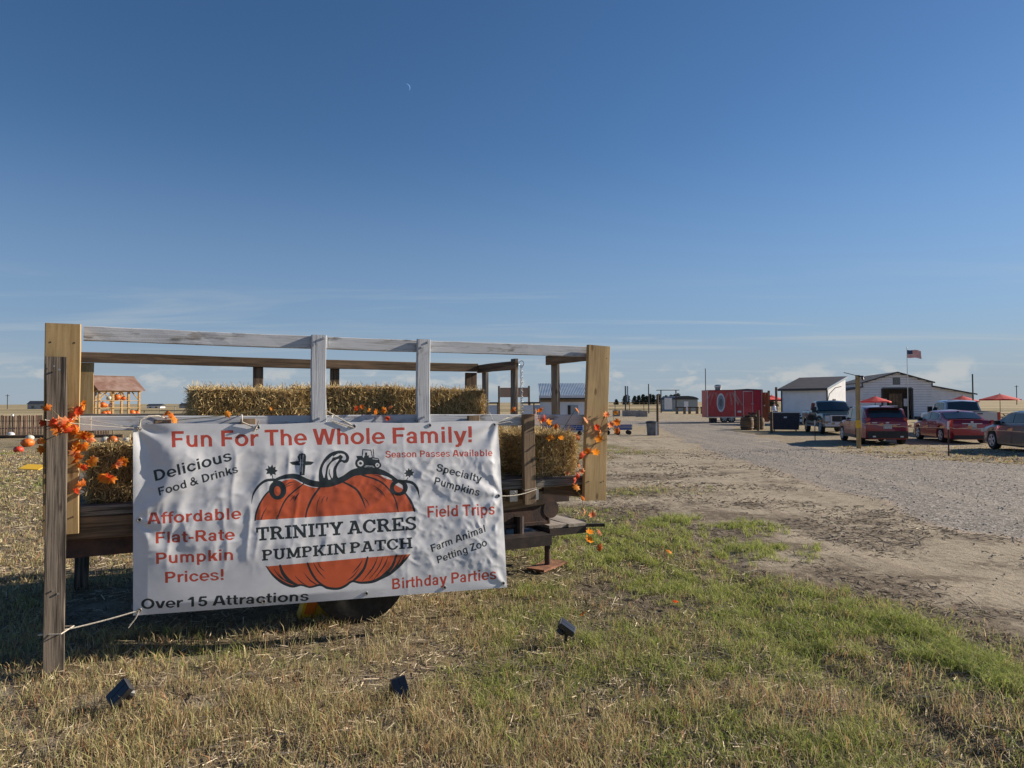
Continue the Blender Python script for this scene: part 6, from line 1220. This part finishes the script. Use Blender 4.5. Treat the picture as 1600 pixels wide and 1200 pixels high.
# slat snow fence with posts, log and bag
t = thing('snow_fence', 'reddish wooden slat fence across the left grass', 'fence', (-33, 42, ZB))
me = None; random.seed(4)
for i in range(96):
    if me is None:
        b = MB(); b.bx(-.03, .03, -.006, .006, .06, 1.28); o = b.build('slat', 'slat_red', t); me = o.data
    else: o = bpy.data.objects.new('slat', me); COL.objects.link(o); o.parent = t
    o.location = (i*.094, random.uniform(-.02, .02), random.uniform(-.03, .03)); o.rotation_euler = (0, random.uniform(-.03, .03), 0)
for zz in (.25, .6, .95, 1.2): b = MB(); b.tube([(0, -.02, zz), (9.1, -.02, zz)], .006, 4); b.build('wire', 'rust', t)
for x in (-.1, 3.2, 6.55, 9.2): b = MB(); b.bx(x-.03, x+.03, .02, .08, 0, 1.32); b.build('post', 'stake_wood', t); b = MB(); b.bx(x-.035, x+.035, -.015, .085, 1.20, 1.36); b.build('white_cap', 'white', t)
b = MB(); b.cyl((-32, 40.6, ZB+.08), (-22.5, 40.8, ZB+.10), .10, .09, 9); tag(b.build('log', 'brown_wood', None, smooth=True), 'long thin log lying along the foot of the slat fence', 'log')
b = MB(); b.lathe([(.05, 0), (.19, .05), (.17, .16), (.06, .22)], (-28.8, 40.5, ZB+.14), 12); tag(b.build('sand_bag', 'white', None, smooth=True), 'small white bag resting on the log', 'bag')
b = MB(); b.box((-11.95, 17.6, .12), (.5, .34, .02), rx=.25, ry=.05); o = b.build('yellow_board', 'yellow', None); o.location = (0, 0, float(gh(-12, 17.6))+.02); tag(o, 'low yellow board on the grass left of the tan corner board', 'board')
# pumpkin pavilion
t = thing('pavilion', 'open timber pavilion with a rusty corrugated roof and shelves of pumpkins', 'pavilion', (-34.2, 60, ZB+.45), radians(56))
W_, D_, ze, za = 3.3, 2.9, 2.5, 3.85
for x in (-W_/2, -.55, .75, W_/2):
    for y in (-D_/2, D_/2): b = MB(); b.bx(x-.08, x+.08, y-.08, y+.08, -.45, ze); b.build('post', 'new_wood', t)
for y in (-D_/2, D_/2):
    b = MB(); b.bx(-W_/2-.2, W_/2+.2, y-.07, y+.07, ze, ze+.16); b.build('beam', 'new_wood', t)
    for x, s in ((-W_/2, 1), (W_/2, -1), (-.55, 1), (.75, -1)): b = MB(); b.beam((x, y, ze-.7), (x+s*.6, y, ze), .08, .08); b.build('brace', 'new_wood', t)
    for zz in (.45, 1.15, 1.75): b = MB(); b.bx(-W_/2, W_/2, y-.16, y+.16, zz, zz+.05); b.build('shelf', 'new_wood', t)
for x in (-W_/2, 0, W_/2):
    for s in (-1, 1): b = MB(); b.beam((x, s*(D_/2+.3), ze+.1), (x, 0, za-.1), .07, .1); b.build('rafter', 'new_wood', t)
for s in (-1, 1):
    for i in range(6):
        x = -W_/2-.3+i*(W_+.6)/6; b = MB(); b.prism([(s*(D_/2+.45), ze+.10+.004*(i % 2)), (0, za+.004*(i % 2)), (0, za+.03), (s*(D_/2+.45), ze+.13)], x+.01, x+(W_+.6)/6+.02, 'x'); b.build('roof_sheet', 'roof_rust', t)
b = MB(); b.bx(-W_/2-.3, W_/2+.35, -.08, .08, za+.02, za+.06); b.build('ridge_cap', 'roof_rust', t)
Rz = Matrix.Rotation(radians(56), 3, 'Z'); c = 0
for x, y, zz, r, m in ((-.15, -1.3, 1.80, .34, 0), (.42, -1.3, 1.80, .22, 0), (-1.3, -1.3, 1.2, .30, 0), (-1.15, -1.3, .5, .27, 0), (-.6, -1.3, 1.2, .22, 1), (-.9, -1.3, .5, .30, 0), (1.15, -1.3, .5, .30, 0), (1.55, -1.3, .5, .28, 0), (.5, 1.3, 1.8, .24, 1), (1.0, 1.3, 1.8, .24, 1), (.2, 1.3, 1.2, .22, 0), (-.2, -1.3, .05, .22, 1)):
    p = Rz @ Vector((x, y, 0)); pumpkin(p.x-34.2, p.y+60, ZB+.45+zz, r, ('pumpkin', 'pumpkin_white')[m], ['biggest orange pumpkin on the upper front shelf of the pavilion', 'small orange pumpkin beside the biggest one on the upper shelf', 'orange pumpkin on the middle shelf at the left of the pavilion', 'orange pumpkin low at the left end of the pavilion', 'white pumpkin on the middle shelf of the pavilion', 'round orange pumpkin on the lowest shelf of the pavilion', 'left one of the orange pair low at the right of the pavilion', 'right one of the orange pair low at the right of the pavilion', 'white pumpkin on the rear upper shelf, left one', 'white pumpkin on the rear upper shelf, right one', 'orange pumpkin on the rear middle shelf', 'white pumpkin on the pavilion floor'][c], 'pumpkins in the pavilion'); c += 1
# far houses, poles, trees
def house(x, y, w_, h, rz, label, mats=('slate', 'trim_dark'), d=6):
    t = thing('farm_house', label, 'house', (x, y, -1.), rz); b = MB(); b.bx(-w_/2, w_/2, 0, d, 0, h); b.build('wall', mats[0], t); b = MB(); b.prism([(-.4, h), (d/2, h+h*.5), (d+.4, h)], -w_/2-.3, w_/2+.3, 'x'); b.build('roof', mats[1], t)
    for s in (-.25, .2): b = MB(); b.bx(s*w_-.5, s*w_+.5, -.05, -.005, h*.35, h*.75); b.build('window', 'tint', t)
house(-202, 300, 8, 2.8, .2, 'dark farm house on the horizon at the far left'); house(-150, 330, 12, 2.0, 0, 'low grey roofed shed on the horizon behind the pavilion'); house(-168, 330, 6, 1.8, .1, 'small white shed on the horizon behind the pavilion', ('white', 'trim_dark'))
for x, y, h, lb in ((-215, 300, 7, 'leftmost utility pole on the horizon'), (-190, 310, 6, 'utility pole on the horizon near the dark house'), (-130, 300, 6, 'utility pole on the horizon right of the pavilion'), (215, 300, 9, 'utility pole on the horizon at the right edge'), (150, 420, 8, 'far utility pole right of the barn')):
    t = thing('utility_pole', lb, 'utility pole', (x, y, -1), 0, 'utility poles on the horizon'); b = MB(); b.cyl((0, 0, 0), (0, 0, h), .16, n=7); b.build('pole', 'trim_dark', t); b = MB(); b.bx(-.9, .9, -.06, .06, h-.6, h-.45); b.build('cross_arm', 'trim_dark', t)
def tree(x, y, h, w_, label, seed):
    rg = random.Random(seed); t = thing('evergreen_tree', label, 'tree', (x, y, -1.5), rg.random()*6, 'row of evergreens on the horizon'); b = MB(); b.cyl((0, 0, 0), (0, 0, h*.9), .25, .05, 7); b.build('trunk', 'bark', t)
    b = MB()
    for k in range(420):
        q = rg.random()**.8; z = h*(.10+.9*q); R = w_*(.25+.75*(1-q)**.7)*sqrt(rg.random()); a = rg.random()*6.28; s = rg.uniform(.4, 1.1)
        c = Vector((R*cos(a), R*sin(a), z)); d = [Vector((rg.gauss(0, 1), rg.gauss(0, 1), rg.gauss(0, .8))).normalized()*s for _ in range(3)]; b._a([c+d[0], c+d[1], c+d[2]], [(0, 1, 2)])
    b.build('crown', 'evergreen', t, norm=False)
X0 = 74
for i, (dx, h, w_) in enumerate(((0, 3.6, 1.8), (6, 6.4, 2.4), (8, 7.2, 2.2), (13, 6.0, 2.4), (16, 6.6, 2.2), (19, 7.4, 2.0), (21.5, 6.4, 2.2), (24, 7.5, 2.2), (26.5, 7.2, 2.2), (30, 7.8, 2.0), (33.5, 5.8, 2.2), (35.5, 6.4, 2.2), (39, 6.9, 2.4), (41.5, 7.3, 2.2), (44, 7.9, 2.4), (49, 4.0, 2.6), (54, 4.2, 3.0))):
    tree(X0+dx, 500, h+.8, w_, 'dark evergreen on the horizon, number %s from the left in its row' % 'one two three four five six seven eight nine ten eleven twelve thirteen fourteen fifteen sixteen seventeen'.split()[i], i)
for x, y, lb in ((95, 260, 'low bushy tree line behind the planters'),):
    tree(x, y, 3.2, 4.5, lb, 77)
# person by the frame
def person(x, y, rz, label, shirt, trousers):
    t = thing('person', label, 'person', (x, y, ZB), rz)
    V = [(0,0,.95),(0,0,1.15),(0,0,1.38),(0,0,1.50),(0,0,1.60),(0,.01,1.70),(.18,0,1.40),(.24,.03,1.14),(.22,-.12,.95),(-.18,0,1.40),(-.24,.03,1.14),(-.22,-.12,.95),(.10,0,.90),(.11,-.02,.50),(.11,.02,.08),(.11,-.14,.04),(-.10,0,.90),(-.11,-.02,.50),(-.12,.04,.08),(-.12,-.12,.04)]
    E_ = [(0,1),(1,2),(2,3),(3,4),(4,5),(2,6),(6,7),(7,8),(2,9),(9,10),(10,11),(0,12),(12,13),(13,14),(14,15),(0,16),(16,17),(17,18),(18,19)]
    rr = [.15,.14,.16,.06,.095,.085,.065,.045,.035,.065,.045,.035,.09,.065,.045,.04,.09,.065,.045,.04]
    me = bpy.data.meshes.new('body'); me.from_pydata(V, E_, []); o = bpy.data.objects.new('body', me); COL.objects.link(o); o.parent = t
    sk = o.modifiers.new('skin', 'SKIN'); 
    for i, v in enumerate(me.skin_vertices[0].data): v.radius = (rr[i], rr[i]); v.use_root = (i == 0)
    su = o.modifiers.new('sub', 'SUBSURF'); su.levels = su.render_levels = 1
    m, nt, b = newmat('person_cloth'); tc = N(nt, 'ShaderNodeTexCoord'); sp = N(nt, 'ShaderNodeSeparateXYZ'); nt.links.new(tc.outputs['Object'], sp.inputs[0]); c = mixc(nt, mapr(nt, sp.outputs[2], .93, .95), trousers, shirt); c = mixc(nt, mapr(nt, sp.outputs[2], 1.48, 1.50), c, (.42, .26, .19)); setc(nt, b.inputs['Base Color'], c); me.materials.append(m)
    b = MB(); b.lathe([(.03, 1.82), (.09, 1.79), (.105, 1.72), (.10, 1.66)], (0, .02, 0), 12); b.build('hair', 'dark_in', t, smooth=True)
try: person(25.9, 69.6, .4, 'person in a pale blue shirt standing by the timber frame', (.38, .48, .66), (.04, .05, .09))
except Exception as e: print('person', e)
# day moon
b = MB(); P_ = []; R_ = 17.
for a in np.linspace(-1.35, 1.35, 15): P_.append((R_*cos(a), R_*sin(a)))
for a in np.linspace(1.35, -1.35, 15): P_.append((R_*(cos(a)*1.0-.24*(cos(a)-cos(1.35))/(1-cos(1.35))), R_*sin(a)))
b._a([(x, 0, z) for x, z in P_]+[(x, .5, z) for x, z in P_], [(i, i+1, 29-i-1, 29-i) for i in range(14)]+[(i+30, 59-i, 59-i-1, i+31) for i in range(14)])
m, nt, bs = newmat('moon'); bs.inputs['Base Color'].default_value = (0, 0, 0, 1); bs.inputs['Emission Color'].default_value = (.11, .21, .41, 1); bs.inputs['Emission Strength'].default_value = 1.; bs.inputs['Specular IOR Level'].default_value = 0; M['moon'] = m
o = b.build('moon', 'moon', None, norm=False); o.location = (-435, 2900, 1.65+2900*(498/1100.)); o.rotation_euler = (0, radians(-22), 0); o.visible_shadow = True; tag(o, 'thin pale crescent moon high in the blue sky', 'moon')
